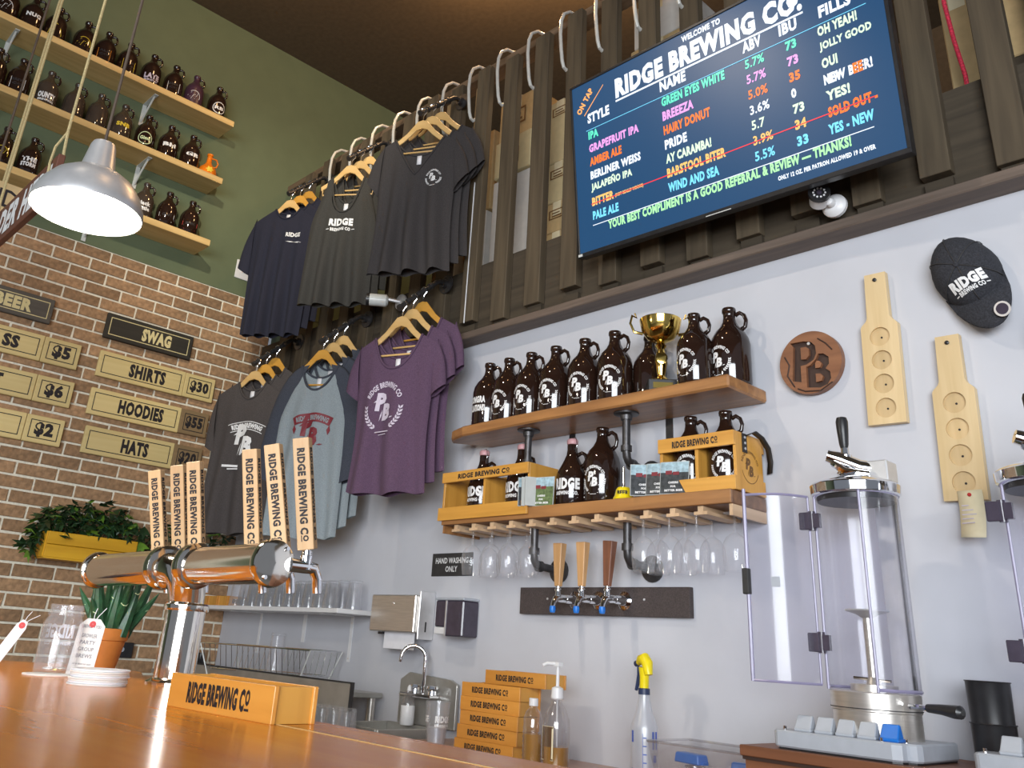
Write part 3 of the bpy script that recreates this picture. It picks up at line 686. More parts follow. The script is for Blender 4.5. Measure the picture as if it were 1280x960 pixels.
# security camera under the screen
t = thing('security_camera', 'white bullet security camera on the dark panel under the screen', 'camera', (3.79, -0.083, 2.60))
obj('base_disc', G().lathe([(.040, 0), (.040, -.012), (.030, -.024), (.012, -.028)], 24, (0, 0, 0), 'y'), 'white_plastic', t)
obj('joint', G().lathe([(.0, -.055), (.012, -.05), (.016, -.04), (.014, -.025)], 14, (0, 0, 0), 'y'), 'white_plastic', t)
X = Matrix.Translation((-.025, -.062, .012)) @ Matrix.Rotation(radians(-12), 4, 'X') @ Matrix.Rotation(radians(28), 4, 'Z')
g = G(); g.X = X; hb = obj('camera_body', g.lathe([(.020, .03), (.029, .02), (.030, -.022), (.034, -.024)], 24, (0,0,0), 'y'), 'white_plastic', t)
g = G(); g.X = X; lf = obj('lens_face', g.lathe([(.034, -.022), (.034, -.036), (.026, -.032), (.026, -.030)], 24, (0,0,0), 'y'), 'black_plastic', t)
g = G(); g.X = X
for i in range(10): a = 2*pi*i/10; g.lathe([(.0032, -.031), (.0032, -.034)], 8, (.018*cos(a), 0, .018*sin(a)), 'y')
obj('infrared_led', g, 'white_plastic', lf)
g = G(); g.X = X; obj('lens', g.lathe([(.009, -.028), (.008, -.036), (.003, -.0365)], 14, (0,0,0), 'y'), 'smoke_plastic', lf)

# baseball caps pinned to the wall
def cap(loc, rot, label, full=True):
    t = thing('baseball_cap', label, 'cap', loc, rot, 'caps on the white wall'); t.scale = (1.10, 1.0, 1.24)
    # seen from the top: crown dome bulging from the wall (local -y), brim below
    g = G(); V = []; F = []; n, m = 28, 10
    for j in range(m+1):
        f = pi/2*j/m
        for i in range(n):
            a = 2*pi*i/n; rx, rz = .082, .098; r = cos(f)**.75
            V.append((rx*cos(a)*r*(1-.10*max(0, sin(a))), -.004-.088*sin(f)**.9, .075+rz*sin(a)*r))
    for j in range(m):
        for i in range(n): F.append((j*n+i, (j+1)*n+i, (j+1)*n+(i+1) % n, j*n+(i+1) % n))
    g.add(V, F); obj('crown', g, 'cap_cloth', t)
    g = G()
    for i in range(6):
        a = 2*pi*i/6+.5; P = []
        for j in range(9):
            f = pi/2*j/8; r = cos(f)**.75; P.append((.0835*cos(a)*r*(1-.10*max(0, sin(a))), -.005-.0885*sin(f)**.9, .075+.0995*sin(a)*r))
        g.tube(P, .0013, 5)
    obj('panel_seam', g, 'black_matte', t)
    obj('top_button', G().lathe([(.0, -.098), (.006, -.096), (.008, -.090)], 12, (0, 0, .075), 'y'), 'cap_cloth', t)
    V = []; F = []; n, m = 22, 8
    for j in range(m+1):
        q = j/m
        for i in range(n+1):
            s_ = -1+2*i/n; x = s_*(.075+.003*q); z = -.002-.086*q*sqrt(max(0, 1-(abs(s_)**2.4)))+.040*(s_*s_)
            V.append((x, -.052+.040*s_*s_-.012*q+.006*q*q, z))
    for j in range(m):
        for i in range(n): a = j*(n+1)+i; F.append((a, a+n+1, a+n+2, a+1))
    br = obj('brim', G().add(V, F), 'cap_cloth', t); sm = br.modifiers.new('thick', 'SOLIDIFY'); sm.thickness = .004
    def on(x, z):  # front of the crown
        r = min(.97, sqrt((x/.082)**2+((z-.075)/.098)**2)); f = math.acos(r**(1/.75)); return -.0065-.088*sin(f)**.9
    def pr(g2, cx, cz, w, h): return G().add([(cx+(x-.5)*w, on(cx+(x-.5)*w, cz+(y-.5)*h)-.0015, cz+(y-.5)*h) for x, y in g2[0]], g2[1])
    obj('front_lettering', pr(T('RIDGE', .07), 0, .030, .088, .026), 'ink_white', t, smooth=False)
    obj('small_lettering', pr(join(place(T('BREWING CO', .05), .12, 0, .76, 1), rect2(0, .4, .09, .6), rect2(.91, .4, 1, .6)), 0, .011, .088, .010), 'ink_white', t, smooth=False)
    st = obj('brim_sticker', G().lathe([(.019, 0), (.019, -.0012)], 24, (0, 0, 0), 'y'), 'aluminium', t, loc=(.030, -.0655, -.062), rot=(radians(-6), 0, 0))
    obj('sticker_centre', G().lathe([(.014, -.001), (.014, -.002)], 20, (0, 0, 0), 'y').geo(place(T('R', .06), .2, .1, .6, .8), (-.01, -.0025, -.01), (1,0,0), (0,0,1), .02, .02), 'smoke_plastic', st)
    return t
cap((4.152, -0.004, 2.208), (0, radians(-20), 0), 'dark grey baseball cap with white lettering and a round brim sticker on the white wall')
cap((4.395, -0.004, 1.965), (0, radians(-20), 0), 'dark baseball cap lowest on the white wall, cut by the right picture edge')

# tasting paddles
from mathutils.geometry import tessellate_polygon
def holed(poly, holes, y0, y1, depth):
    """plate in the xz plane (front at y0, back at y1) whose front is bored with the given holes to a depth"""
    g = G(); loops = [poly]+holes; flat = [p for l in loops for p in l]
    tri = tessellate_polygon([[Vector((a, b, 0)) for a, b in l] for l in loops])
    g.add([(a, y0, b) for a, b in flat], [tuple(t) for t in tri])
    n = len(poly); g.add([(a, y0, b) for a, b in poly]+[(a, y1, b) for a, b in poly], [(i, (i+1) % n, n+(i+1) % n, n+i) for i in range(n)]+[tuple(range(n, 2*n))])
    for h in holes:
        n = len(h); g.add([(a, y0, b) for a, b in h]+[(a, y0+depth, b) for a, b in h], [(i, (i+1) % n, n+(i+1) % n, n+i) for i in range(n)])
    return g
def circ(cx, cz, r, n=26): return [(cx+r*cos(2*pi*i/n), cz+r*sin(2*pi*i/n)) for i in range(n)]
def paddle(label, x, z, tilt, L=.478):
    t = thing('tasting_paddle', label, 'paddle', (x, -0.003, z), (0, tilt, 0), 'tasting paddles on the white wall')
    w, hw = .0555, .034
    poly = [(-w, 0), (w, 0), (w, .305), (w-.004, .312), (hw+.004, .325), (hw, .335), (hw-.002, L), (-hw+.002, L), (-hw, .335), (-hw-.004, .325), (-w+.004, .312), (-w, .305)]
    zs = [.048+k*.074 for k in range(4)]
    obj('board', holed(poly, [circ(0, q, .030) for q in zs], -.022, 0, .008), 'paddle_wood', t, smooth=False)
    for q in zs:
        wl_ = obj('well', G().lathe([(.0302, -.0140), (.0005, -.0140)], 26, (0, 0, q), 'y', cap=False), 'paddle_well', t)
        obj('drain_dot', G().lathe([(.0032, -.0140), (.0032, -.0150)], 10, (0.003, 0, q-.002), 'y'), 'ink', wl_)
    obj('hang_screw', G().lathe([(.006, -.022), (.006, -.026), (.003, -.028)], 12, (0, 0, L-.022), 'y'), 'black_plastic', t)
    return t
paddle('pine tasting paddle with four wells hanging between the round emblem and the cap', 3.850, 1.885, radians(1.6))
paddle('pine tasting paddle with four wells and a paper note, nearest the right picture edge', 4.032, 1.650, radians(1.5), .468)
t = thing('paper_note', 'curling cream paper note pinned to the foot of the right tasting paddle', 'note', (4.045, -0.030, 1.675))
V = []; F = []
for j in range(9):
    q = j/8; y = -.001-.030*q*q
    V += [(-.030+.004*q, y, -.125*q), (.032+.006*q, y-.012*q*q, -.13*q)]
for j in range(8): F.append((2*j, 2*j+2, 2*j+3, 2*j+1))
nt_ = obj('sheet', G().add(V, F), 'paper_cream', t); nt_.modifiers.new('thick', 'SOLIDIFY').thickness = .0008
obj('pin', G().lathe([(.005, -.001), (.005, -.004), (.002, -.007)], 10, (0, 0, -.012), 'y'), 'ink_redbright', t)
g = G()
for k, w in enumerate((.018, .028, .036, .030, .034)): g.add([(-.022, -.006-.0009*k*k-.0012, -.042-k*.012), (-.022+w, -.006-.0013*k*k-.0012, -.042-k*.012), (-.022+w, -.006-.0013*k*k-.0012, -.0395-k*.012), (-.022, -.006-.0009*k*k-.0012, -.0395-k*.012)], [(0,1,2,3)])
obj('handwriting', g, 'ink_lilac', t, smooth=False)

# round carved emblem
t = thing('carved_emblem', 'round dark wood emblem with a carved two-letter monogram on the white wall', 'plaque', (3.632, -0.003, 2.115), (0, radians(1.5), 0))
Pp = [(-.062, -.055), (-.032, -.062), (-.032, -.008), (-.012, -.006), (.012, .006), (.022, .026), (.020, .052), (.006, .068), (-.020, .074), (-.064, .074), (-.054, .060)]
Bp = [(-.014, -.082), (.030, -.088), (.054, -.080), (.066, -.062), (.064, -.040), (.050, -.028), (.062, -.014), (.062, .008), (.046, .022), (.028, .024), (.020, .008), (.0, -.010), (-.014, -.014)]
obj('plaque', holed(circ(0, 0, .104, 56), [Pp, Bp], -.024, 0, .012), 'emblem_wood', t, smooth=False)
obj('recess', G().lathe([(.098, -.0121), (.0005, -.0121)], 40, (0,0,0), 'y', cap=False), 'emblem_dark', t)  # recess colour is dark wood with the carving's shade partly put in
obj('letter_island', G().prism([(-.030, .014), (-.014, .012), (-.002, .024), (-.002, .046), (-.012, .054), (-.030, .054)], -.023, -.012, 'xz'), 'emblem_wood', t, smooth=False)
obj('letter_island', G().prism([(.016, -.068), (.034, -.066), (.040, -.052), (.032, -.042), (.016, -.040)], -.023, -.012, 'xz'), 'emblem_wood', t, smooth=False)
obj('letter_island', G().prism([(.016, -.022), (.032, -.022), (.038, -.010), (.030, .0), (.022, .002), (.016, -.006)], -.023, -.012, 'xz'), 'emblem_wood', t, smooth=False)
g = G()
for pts in ([(-.085, .03), (-.070, .0), (-.078, -.035), (-.055, -.075)], [(.03, .075), (.055, .055), (.075, .03)], [(-.045, -.082), (-.02, -.094), (.03, -.098), (.07, -.075)]): g.tube([(a, -.0245, b) for a, b in pts], .0025, 6)
obj('carved_scroll', g, 'emblem_dark', t)
obj('hang_screw', G().lathe([(.005, -.024), (.005, -.028)], 10, (.0, 0, .062), 'y'), 'aluminium', t)
# ------------------------------------------------------------------ growlers
GP = [(.050, 0), (.062, .004), (.066, .014), (.0665, .150), (.062, .172), (.050, .195), (.034, .214), (.024, .232), (.0205, .250), (.0205, .266), (.0235, .268), (.0240, .278), (.0225, .284), (.018, .285), (.017, .262)]
SWING = [(.046, 0), (.056, .004), (.060, .014), (.060, .108), (.056, .128), (.044, .150), (.031, .175), (.022, .196), (.0195, .214), (.0195, .232), (.0185, .238)]
def gmesh():
    d = {}
    for nm, pr, hp in (('big', GP, [(.020, 0, .258), (.036, 0, .266), (.050, 0, .256), (.056, 0, .236), (.052, 0, .214), (.040, 0, .205)]),
                       ('swing', SWING, [(.022, 0, .195), (.040, 0, .203), (.054, 0, .195), (.059, 0, .176), (.052, 0, .160), (.042, 0, .152)])):
        for mt in ('growler_glass', 'growler_clear', 'growler_plum'):
            me = mesh('bottle', G().lathe(pr, 26)); me.materials.append(MATS[mt]); me.shade_smooth(); d[nm, mt] = me
        me = mesh('handle', G().tube(hp, [.0085, .0075, .007, .007, .0075, .009], 8)); me.materials.append(MATS['growler_glass']); me.shade_smooth(); d[nm, 'h'] = me
    me = mesh('stopper', G().lathe([(.020, .236), (.0215, .240), (.0215, .252), (.016, .258), (.0, .259)], 16)); me.materials.append(MATS['pink_seal']); me.shade_smooth(); d['cap'] = me
    me = mesh('wire_bail', G().tube([(.021, 0, .20), (.026, 0, .235), (.018, 0, .262), (-.018, 0, .262), (-.026, 0, .235), (-.021, 0, .20)], .0014, 6)); me.materials.append(MATS['chrome']); me.shade_smooth(); d['wire'] = me
    return d
GM = gmesh()
LC = {}
def growler(label, group, loc, face=-85, hang=0, kind='big', art='logo', ink='ink_white', mat='growler_glass', scale=1.0, txt=None):
    """face: direction the label looks, degrees; hang: direction of the handle"""
    t = thing('growler', label, 'growler', loc, radians(face), group)
    if scale != 1.0: t.scale = (scale,)*3
    obj('bottle', GM[kind, mat], None, t); o = obj('handle', GM[kind, 'h'], None, t, rot=(0, 0, radians(hang-face)))
    if kind == 'swing': obj('stopper', GM['cap'], None, t); obj('wire_bail', GM['wire'], None, t, rot=(0, 0, radians(60)))
    k = (kind, art, ink, txt)
    if art and k not in LC:
        r = .0672 if kind == 'big' else .0607; g = G()
        if art == 'logo': g.wrap(LOGO, r, .035, .100, .105, 0); g.wrap(rect2(0, 0, 1, 1), r, .022, .10, .005, 0)
        elif art == 'text': g.wrap(T(txt[0], .06), r, .060, .105, .042, 0); g.wrap(T(txt[1], .04), r, .040, .095, .014, 0); g.wrap(rect2(0, 0, 1, .12), r, .03, .09, .02, 0)
        elif art == 'block':
            for i, s_ in enumerate(txt): g.wrap(T(s_, .06), r, .095-.036*i, .088, .030, 0)
            g.wrap(rect2(0, 0, 1, 1), r, .026, .08, .004, 0)
        elif art == 'round': g.wrap(join(ring2(.5, .5, .44, .5), place(T(txt[0], .05), .15, .36, .7, .28)), r, .035, .095, .095, 0)
        elif art == 'plate': g.wrap(rect2(0, 0, 1, 1), r, .045, .085, .075, 0)
        elif art == 'band': g.wrap(rect2(0, 0, 1, 1), r, .075, .11, .030, 0); g.wrap(rect2(.1, 0, .9, .1), r, .045, .10, .03, 0)
        elif art == 'shape': g.wrap(([(0, 0), (1, .05), (.85, .6), (.5, 1), (.25, .9), (.1, .5)], [(0,1,2,3,4,5)]), r, .045, .085, .085, 0)
        elif art == 'bird': g.wrap(join(leaf2(0, .5, .4, .8, .18), leaf2(.2, .4, .1, .8, .2), leaf2(.3, .2, .9, .9, .14), ring2(.5, .5, .46, .5, -.4, 2.2)), r, .04, .09, .09, 0)
        me = mesh('printed_label', g); me.materials.append(MATS[ink]); LC[k] = me
    if art:
        lo = obj('printed_label', LC[k], None, t)
        if art in ('plate', 'band') and txt:
            r = .0678 if kind == 'big' else .0613; g = G()
            g.wrap(T(txt[0], .05), r, .092 if art == 'plate' else .080, .065, .018 if art == 'plate' else .02, 0)
            if art == 'plate': g.wrap(T(txt[1], .04), r, .065, .060, .016, 0)
            obj('label_lettering', g, 'ink', lo, smooth=False)
    return t

# upper wooden shelf on pipes
UZ = 2.055
us = thing('pipe_shelf', 'thick live-edge wooden shelf on pipe legs below the slatted screen', 'shelf', (2.76, 0, 2.012))
obj('plank', G().prism([(-.60, -.002), (-.645, -.07), (-.70, -.150), (-.66, -.19), (-.56, -.222), (-.36, -.230), (-.1, -.236), (.3, -.233), (.70, -.236), (.702, -.002)], 0, .043, 'xy'), 'shelf_wood', us, smooth=False, bev=.006)
for x in (-.245, .235):
    p = obj('pipe_leg', G().tube([(x, -.150, .002), (x, -.150, -.135), (x, -.147, -.158), (x, -.138, -.172), (x, -.125, -.178), (x, -.006, -.190)], .0145, 12), 'iron_pipe', us)
    obj('top_flange', G().lathe([(.045, 0), (.045, -.006), (.022, -.010), (.020, -.026)], 20, (x, -.150, .0)), 'iron_pipe', p)
    obj('elbow_collar', G().lathe([(.020, -.118), (.020, -.138)], 14, (x, -.150, 0)), 'iron_pipe', p); obj('elbow_collar', G().lathe([(.020, -.108), (.020, -.128)], 14, (x, 0, -.180), 'y'), 'iron_pipe', p)
    obj('wall_flange', G().lathe([(.045, -.001), (.045, -.008), (.022, -.012), (.020, -.03)], 20, (x, 0, -.190), 'y'), 'iron_pipe', p)
for x in (-.16, .30): obj('wall_strap', G().box(x, x+.03, -.004, -.001, -.11, 0), 'iron_pipe', us, smooth=False)
gx = [(2.255, 'growler with a white two-line message, leftmost on the upper pipe shelf', 'block'), (2.372, 'second growler from the left on the upper pipe shelf', 'logo'), (2.500, 'third growler from the left on the upper pipe shelf', 'logo'),
      (2.635, 'fourth growler from the left on the upper pipe shelf', 'logo'), (2.785, 'fifth growler from the left on the upper pipe shelf', 'logo'), (2.930, 'large badge growler just left of the gold trophy', 'logo')]
for i, (x, lab, art) in enumerate(gx):
    growler('brown glass '+lab, 'growlers on the upper pipe shelf', (x, -.135, UZ), face=-92+i*4, hang=15, art=art, txt=('CONGRA', 'TULATIONS!') if art == 'block' else None)
for x, lab in ((2.315, 'first'), (2.575, 'second'), (3.045, 'third')):
    growler('unlabelled dark growler in the back row of the upper pipe shelf, %s from the left' % lab, 'growlers on the upper pipe shelf', (x if lab != 'third' else 3.035, -.062, UZ), face=90, hang=20, art=None, scale=.80 if lab != 'third' else .93)
growler('growler with a brown patch under its badge, right of the gold trophy', 'growlers on the upper pipe shelf', (3.290, -.155, UZ), face=-95, hang=20, scale=.93)
growler('growler at the right end of the upper pipe shelf', 'growlers on the upper pipe shelf', (3.385, -.085, UZ), face=-100, hang=20, scale=1.0)

# trophy
t = thing('trophy_cup', 'gold trophy cup with two handles on the upper pipe shelf', 'trophy', (3.140, -.140, UZ), radians(42)); t.scale = (1.14, 1.14, 1.30)
obj('plinth', G().box(-.045, .045, -.045, .045, 0, .036), 'black_plastic', t, smooth=False, bev=.003)
obj('plate', G().box(-.030, .030, -.0465, -.045, .010, .026), 'gold', t, smooth=False)
obj('stem', G().lathe([(.030, .036), (.026, .042), (.012, .055), (.016, .075), (.020, .095), (.016, .115), (.011, .130), (.018, .140), (.010, .150)], 20), 'gold', t)
obj('bowl', G().lathe([(.010, .148), (.040, .160), (.058, .182), (.064, .205), (.066, .215), (.064, .217), (.060, .205), (.050, .182), (.030, .166), (.002, .160)], 26), 'gold', t)
for s_ in (-1, 1): obj('ear_handle', G().tube([(s_*.055, 0, .175), (s_*.082, 0, .180), (s_*.094, 0, .205), (s_*.088, 0, .228), (s_*.074, 0, .222), (s_*.080, 0, .235)], [.005, .0045, .004, .004, .0035, .003], 8), 'gold', t)
obj('medallion', G().lathe([(.017, -.022), (.017, -.026), (.012, -.027)], 18, (0, 0, .100), 'y'), 'gold', t)

# lower wooden shelf with stemware rails
LZ = 1.700
ls = thing('pipe_shelf', 'wooden shelf with glass-hanging rails underneath, lower of the two pipe shelves', 'shelf', (2.77, 0, LZ-.045))
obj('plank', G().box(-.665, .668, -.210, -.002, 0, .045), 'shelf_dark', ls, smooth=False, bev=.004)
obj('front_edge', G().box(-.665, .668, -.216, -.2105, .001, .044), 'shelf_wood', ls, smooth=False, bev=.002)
for x in (-.205, .225):
    p = obj('pipe_leg', G().tube([(x, -.145, -.02), (x, -.145, -.115), (x, -.142, -.138), (x, -.132, -.152), (x, -.118, -.157), (x, -.006, -.163)], .0145, 12), 'iron_pipe', ls)
    obj('elbow_collar', G().lathe([(.020, -.095), (.020, -.118)], 14, (x, -.145, 0)), 'iron_pipe', p); obj('elbow_collar', G().lathe([(.020, -.105), (.020, -.124)], 14, (x, 0, -.158), 'y'), 'iron_pipe', p)
    obj('wall_flange', G().lathe([(.045, -.001), (.045, -.008), (.022, -.012), (.020, -.03)], 20, (x, 0, -.163), 'y'), 'iron_pipe', p)
RXS = [-.585+.1035*i for i in range(12)]
rme = mesh('glass_rail', G().box(-.010, .010, -.205, -.01, -.016, 0).box(-.024, .024, -.205, -.01, -.026, -.016)); rme.materials.append(MATS['rail_slim'])
for x in RXS: obj('glass_rail', rme, None, ls, loc=(x, 0, -.0005))
obj('end_board', G().box(-.664, -.655, -.205, -.004, -.030, 0), 'shelf_wood', ls, smooth=False); obj('end_board', G().box(.655, .666, -.205, -.004, -.034, 0), 'rail_slim', ls, smooth=False)
# stemmed tasting glasses hung upside down between the rails
sg = [(.036, 0), (.036, -.0025), (.006, -.006), (.0042, -.020), (.0042, -.052), (.008, -.060), (.026, -.072), (.038, -.092), (.041, -.115), (.038, -.150), (.034, -.175), (.0332, -.1755)]
def stem_glass(x, y, lab):
    global SG0
    loc = (x, y, LZ-.045-.0140)
    if SG0 is None:
        SG0 = thing('stemmed_glass', lab, 'glass', loc, 0, 'stemmed glasses under the shelf')
        obj('bowl', G().lathe(sg[5:], 22, cap=False), 'glass', SG0); obj('stem', G().lathe(sg[2:6], 12, cap=False), 'glass', SG0); obj('foot', G().lathe(sg[:3], 20, cap=True), 'glass', SG0)
    else: dup(SG0, loc, None, lab)
SG0 = None
k = 0
for i, ys in ((0, (-.155, -.06)), (1, (-.150, -.065)), (2, (-.155, -.06)), (3, (-.15,))):
    for y in ys:
        stem_glass(2.77+(RXS[i]+RXS[i+1])/2, y, 'upside-down stemmed glass, left cluster, %s gap from the left, %s' % (ordw[i], 'front' if y < -.1 else 'rear'))
for i, ys in ((8, (-.15, -.065)), (9, (-.15, -.062)), (10, (-.15, -.062))):
    for y in ys:
        stem_glass(2.77+(RXS[i]+RXS[i+1])/2, y, 'upside-down stemmed glass, right cluster, %s gap from the crate end, %s' % (ordw[10-i], 'front' if y < -.1 else 'rear'))
stem_glass(2.77+.62, -.12, 'upside-down stemmed glass at the very right end, seen through the acrylic door')

# crates on the lower shelf
def crate(label, loc, w, d, h, lip, end_logo=False):
    t = thing('bottle_crate', label, 'crate', loc, 0, 'slatted crates on the lower shelf'); th = .011
    sl_ = obj('front_slat', G().box(-w/2, w/2, -d/2-th, -d/2, h*.75, h), 'crate_wood', t, smooth=False, bev=.001)
    g = G().geo(NG, (-w*.30, -d/2-th-.0008, h*.805), (1,0,0), (0,0,1), w*.60, h*.125); obj('lettering', g, 'ink', sl_, smooth=False)
    obj('front_slat', G().box(-w/2-(.012 if lip else 0), w/2, -d/2-th, -d/2, -lip, h*.24-lip*.6), 'crate_wood', t, smooth=False, bev=.001)
    obj('back_slat', G().box(-w/2, w/2, d/2, d/2+th, h*.75, h), 'crate_wood', t, smooth=False); obj('back_slat', G().box(-w/2, w/2, d/2, d/2+th, 0, h*.26), 'crate_wood', t, smooth=False)
    obj('floor_board', G().box(-w/2+th, w/2-th, -d/2, d/2, 0.001, .008), 'crate_wood', t, smooth=False)
    e = obj('end_panel', G().box(w/2-th, w/2, -d/2, d/2, .001, h), 'crate_end', t, smooth=False, bev=.001); obj('end_panel', G().box(-w/2, -w/2+th, -d/2, d/2, .001, h), 'crate_end', t, smooth=False, bev=.001)
    obj('divider', G().box(-.006, .006, -d/2, d/2, .008, h*.85), 'crate_end', t, smooth=False)
    if end_logo:
        g = G().geo(join(place(MONO, .22, .22, .56, .56), arc_text('RIDGE BREWING CO', .5, .5, .40, .09, pi/2, 2.6, .02), ring2(.5, .5, .44, .46, pi+.3, 2*pi-.3)), (w/2+.0007, -.055, .025), (0,1,0), (0,0,1), .11, .11); obj('burned_badge', g, 'ink_brown', e, smooth=False)
        s2 = obj('leather_strap', G().prism([(-.012, 0), (.012, 0), (.012, .060), (-.012, .060)], w/2, w/2+.004, 'yz'), 'leather', t, smooth=False, loc=(0, -.030, h-.062))
        g = G()
        for q in (.012, .030, .048): g.lathe([(.0045, w/2+.004), (.0045, w/2+.006), (.002, w/2+.007)], 10, (0, 0, q), 'x')
        obj('rivet', g, 'aluminium', s2)
        P = [(w/2+.003, -.02, h-.004), (w/2+.012, .0, h+.006), (w/2+.016, .04, h-.006), (w/2+.018, .075, h-.035), (w/2+.014, .092, h-.075), (w/2+.006, .098, h-.11)]
        V = []; F = []
        for (a, b, c) in P: V += [(a, b, c), (a+.020, b-.006, c+.002)]
        for j in range(len(P)-1): F.append((2*j, 2*j+1, 2*j+3, 2*j+2))
        lo = obj('leather_loop', G().add(V, F), 'leather', t); lo.modifiers.new('thick', 'SOLIDIFY').thickness = .004
    return t
crate('yellow slatted crate lettered with the brewery name, left end of the lower shelf', (2.350, -.128, LZ), .49, .178, .165, .028)
crate('yellow slatted crate with a badge and leather handle, right end of the lower shelf', (3.302, -.105, LZ), .285, .158, .185, 0, True)
for x, lab in ((2.235, 'left'), (2.455, 'right')):
    growler('stoppered growler in the %s half of the left crate' % lab, 'growlers in the crates', (x, -.118, LZ+.009), face=-78, hang=10, kind='swing', art='text', txt=('RIDGE', 'BREWING CO.'))
for x, lab in ((3.232, 'left'), (3.366, 'right')):
    growler('growler in the %s half of the crate with the leather handle' % lab, 'growlers in the crates', (x, -.105, LZ+.009), face=-72, hang=20, scale=.93)
growler('stoppered growler between the left crate and the tall growler', 'growlers on the lower pipe shelf', (2.715, -.115, LZ), face=-70, hang=15, kind='swing', art='text', txt=('RIDGE', 'BREWING CO.'))
growler('tall badge growler with blue reflections in the middle of the lower shelf', 'growlers on the lower pipe shelf', (2.855, -.110, LZ), face=-80, hang=20, scale=1.0)
# postcards
def postcard(label, loc, yaw, lean, front, k=0):
    t = thing('photo_card', label, 'card', loc, (radians(lean), 0, radians(yaw)), 'photo cards on the lower shelf')
    w, h = .098, .108
    obj('card', G().box(-w/2, w/2, 0, .004, 0, h), 'card_edge', t, smooth=False)
    if front:
        obj('photo', G().box(-w/2+.002, w/2-.002, -.0008, 0, .002, h*.66), 'photo_grass' if front == 1 else 'photo_dark', t, smooth=False)
        obj('photo_top', G().box(-w/2+.002, w/2-.002, -.0008, 0, h*.66, h-.002), 'photo_sky', t, smooth=False)
        g = G()
        for s_, x, z, ww in (('CHEERS', -.02, .034, .034), ('FOR', -.012, .021, .018), ('BETTER BEER', -.032, .008, .062)): g.geo(T(s_, .05), (x, -.0016, z), (1,0,0), (0,0,1), ww, .007)
        obj('lettering', g, 'ink_white', t, smooth=False)
        obj('picture_spot', G().box(-.030, -.008, -.0014, -.0007, h*.60, h*.72).box(-.005, .016, -.0014, -.0007, h*.58, h*.68), 'ink_red', t, smooth=False)
    return t
cy = -.196
for i in range(4): postcard('green photo card of the left bunch, %s' % ('frontmost with the picture showing' if i == 3 else ordw[i]+' from its left edge'), (2.585+.020*i, cy-.002*i, LZ), 12 if i == 3 else 58, -4, 1 if i == 3 else (2 if i == 0 else 0))
for i, (x, yw) in enumerate(((3.118, 30), (3.172, 12), (3.226, 14))): postcard('dark photo card of the right bunch, %s from its left' % ordw[i], (x, -.212+.004*i, LZ), yw, -8, 2)
# yellow hand bell
t = thing('hand_bell', 'small yellow hand bell with a metal stem on the lower shelf', 'bell', (3.005, -.178, LZ))
obj('bell_body', G().lathe([(.036, 0), (.037, .003), (.031, .014), (.026, .034), (.021, .041), (.004, .044)], 24), 'yellow_paint', t)
obj('stem', G().tube([(0, 0, .042), (0, 0, .112)], [.0045, .0035], 10), 'chrome', t)
obj('lettering', G().wrap(T('BEER', .05), .0305, .013, .04, .015, radians(-60)), 'ink', t, smooth=False)

# three wall taps on a dark board
t = thing('tap_board', 'dark speckled board screwed to the white wall carrying three taps', 'board', (2.77, 0, 1.335))
obj('board', G().box(-.385, .385, -.024, -.001, 0, .096), 'board_black', t, smooth=False, bev=.001)
for x in (-.24, .205): obj('screw', G().lathe([(.004, -.024), (.004, -.027)], 10, (x, 0, .055), 'y'), 'aluminium', t)
def wall_tap(x, label, wm, tilt):
    t = thing('beer_tap', label, 'tap', (x, -.024, 1.385), 0, 'wall taps on the dark board')
    obj('shank_flange', G().lathe([(.031, 0), (.031, -.006), (.026, -.010), (.018, -.014), (.016, -.03), (.014, -.06)], 22, (0, 0, 0), 'y'), 'chrome', t)
    obj('faucet_body', G().tube([(0, -.05, .0), (0, -.085, .0), (0, -.110, -.004), (0, -.120, -.020), (0, -.124, -.034)], [.013, .014, .0125, .010, .009], 12).tube([(0, -.098, -.004), (0, -.098, .030)], [.013, .009], 12), 'chrome', t)
    obj('faucet_collar', G().lathe([(.013, .024), (.013, .030), (.009, .034), (.009, .046)], 14, (0, -.098, 0)), 'chrome', t)
    obj('spout_cap', G().lathe([(.0, -.052), (.009, -.050), (.0115, -.040), (.010, -.028)], 12, (0, -.125, 0)), 'blue_plastic', t)
    g = G(); g.X = Matrix.Translation((0, -.098, .040)) @ Matrix.Rotation(tilt, 4, 'Y'); g.frus(0, 0, 0, .150, .012, .009, .021, .016)
    obj('tap_handle', g, wm, t, smooth=False, bev=.002)
wall_tap(2.668, 'wall tap with pale oak handle, left of the three on the dark board', 'oak_handle', radians(1)); wall_tap(2.778, 'wall tap with pale oak handle, middle of the three on the dark board', 'oak_handle', radians(1)); wall_tap(2.892, 'wall tap with dark walnut handle, right of the three', 'walnut', radians(4))
# ------------------------------------------------------------------ back counter and what stands on it
CZ = 0.866
ct = thing('back_counter', 'low wooden back counter along the white wall under the taps', 'counter', (3.3, -.30, 0))
obj('worktop', G().box(-1.275, 2.2, -.32, .298, CZ-.04, CZ), 'counter_wood', ct, smooth=False, bev=.003)
for i in range(5):
    d = obj('cabinet_door', G().box(-1.26+i*.69, -.59+i*.69, -.30, -.28, .10, CZ-.05), 'stand_wood', ct, smooth=False, bev=.002)
    obj('door_handle', G().tube([(-.66+i*.69, -.302, .60), (-.66+i*.69, -.325, .62), (-.66+i*.69, -.325, .72), (-.66+i*.69, -.302, .74)], .005, 8), 'steel', d)
obj('carcass', G().box(-1.27, 2.19, -.28, .297, .0, CZ-.04), 'stand_wood', ct, smooth=False)

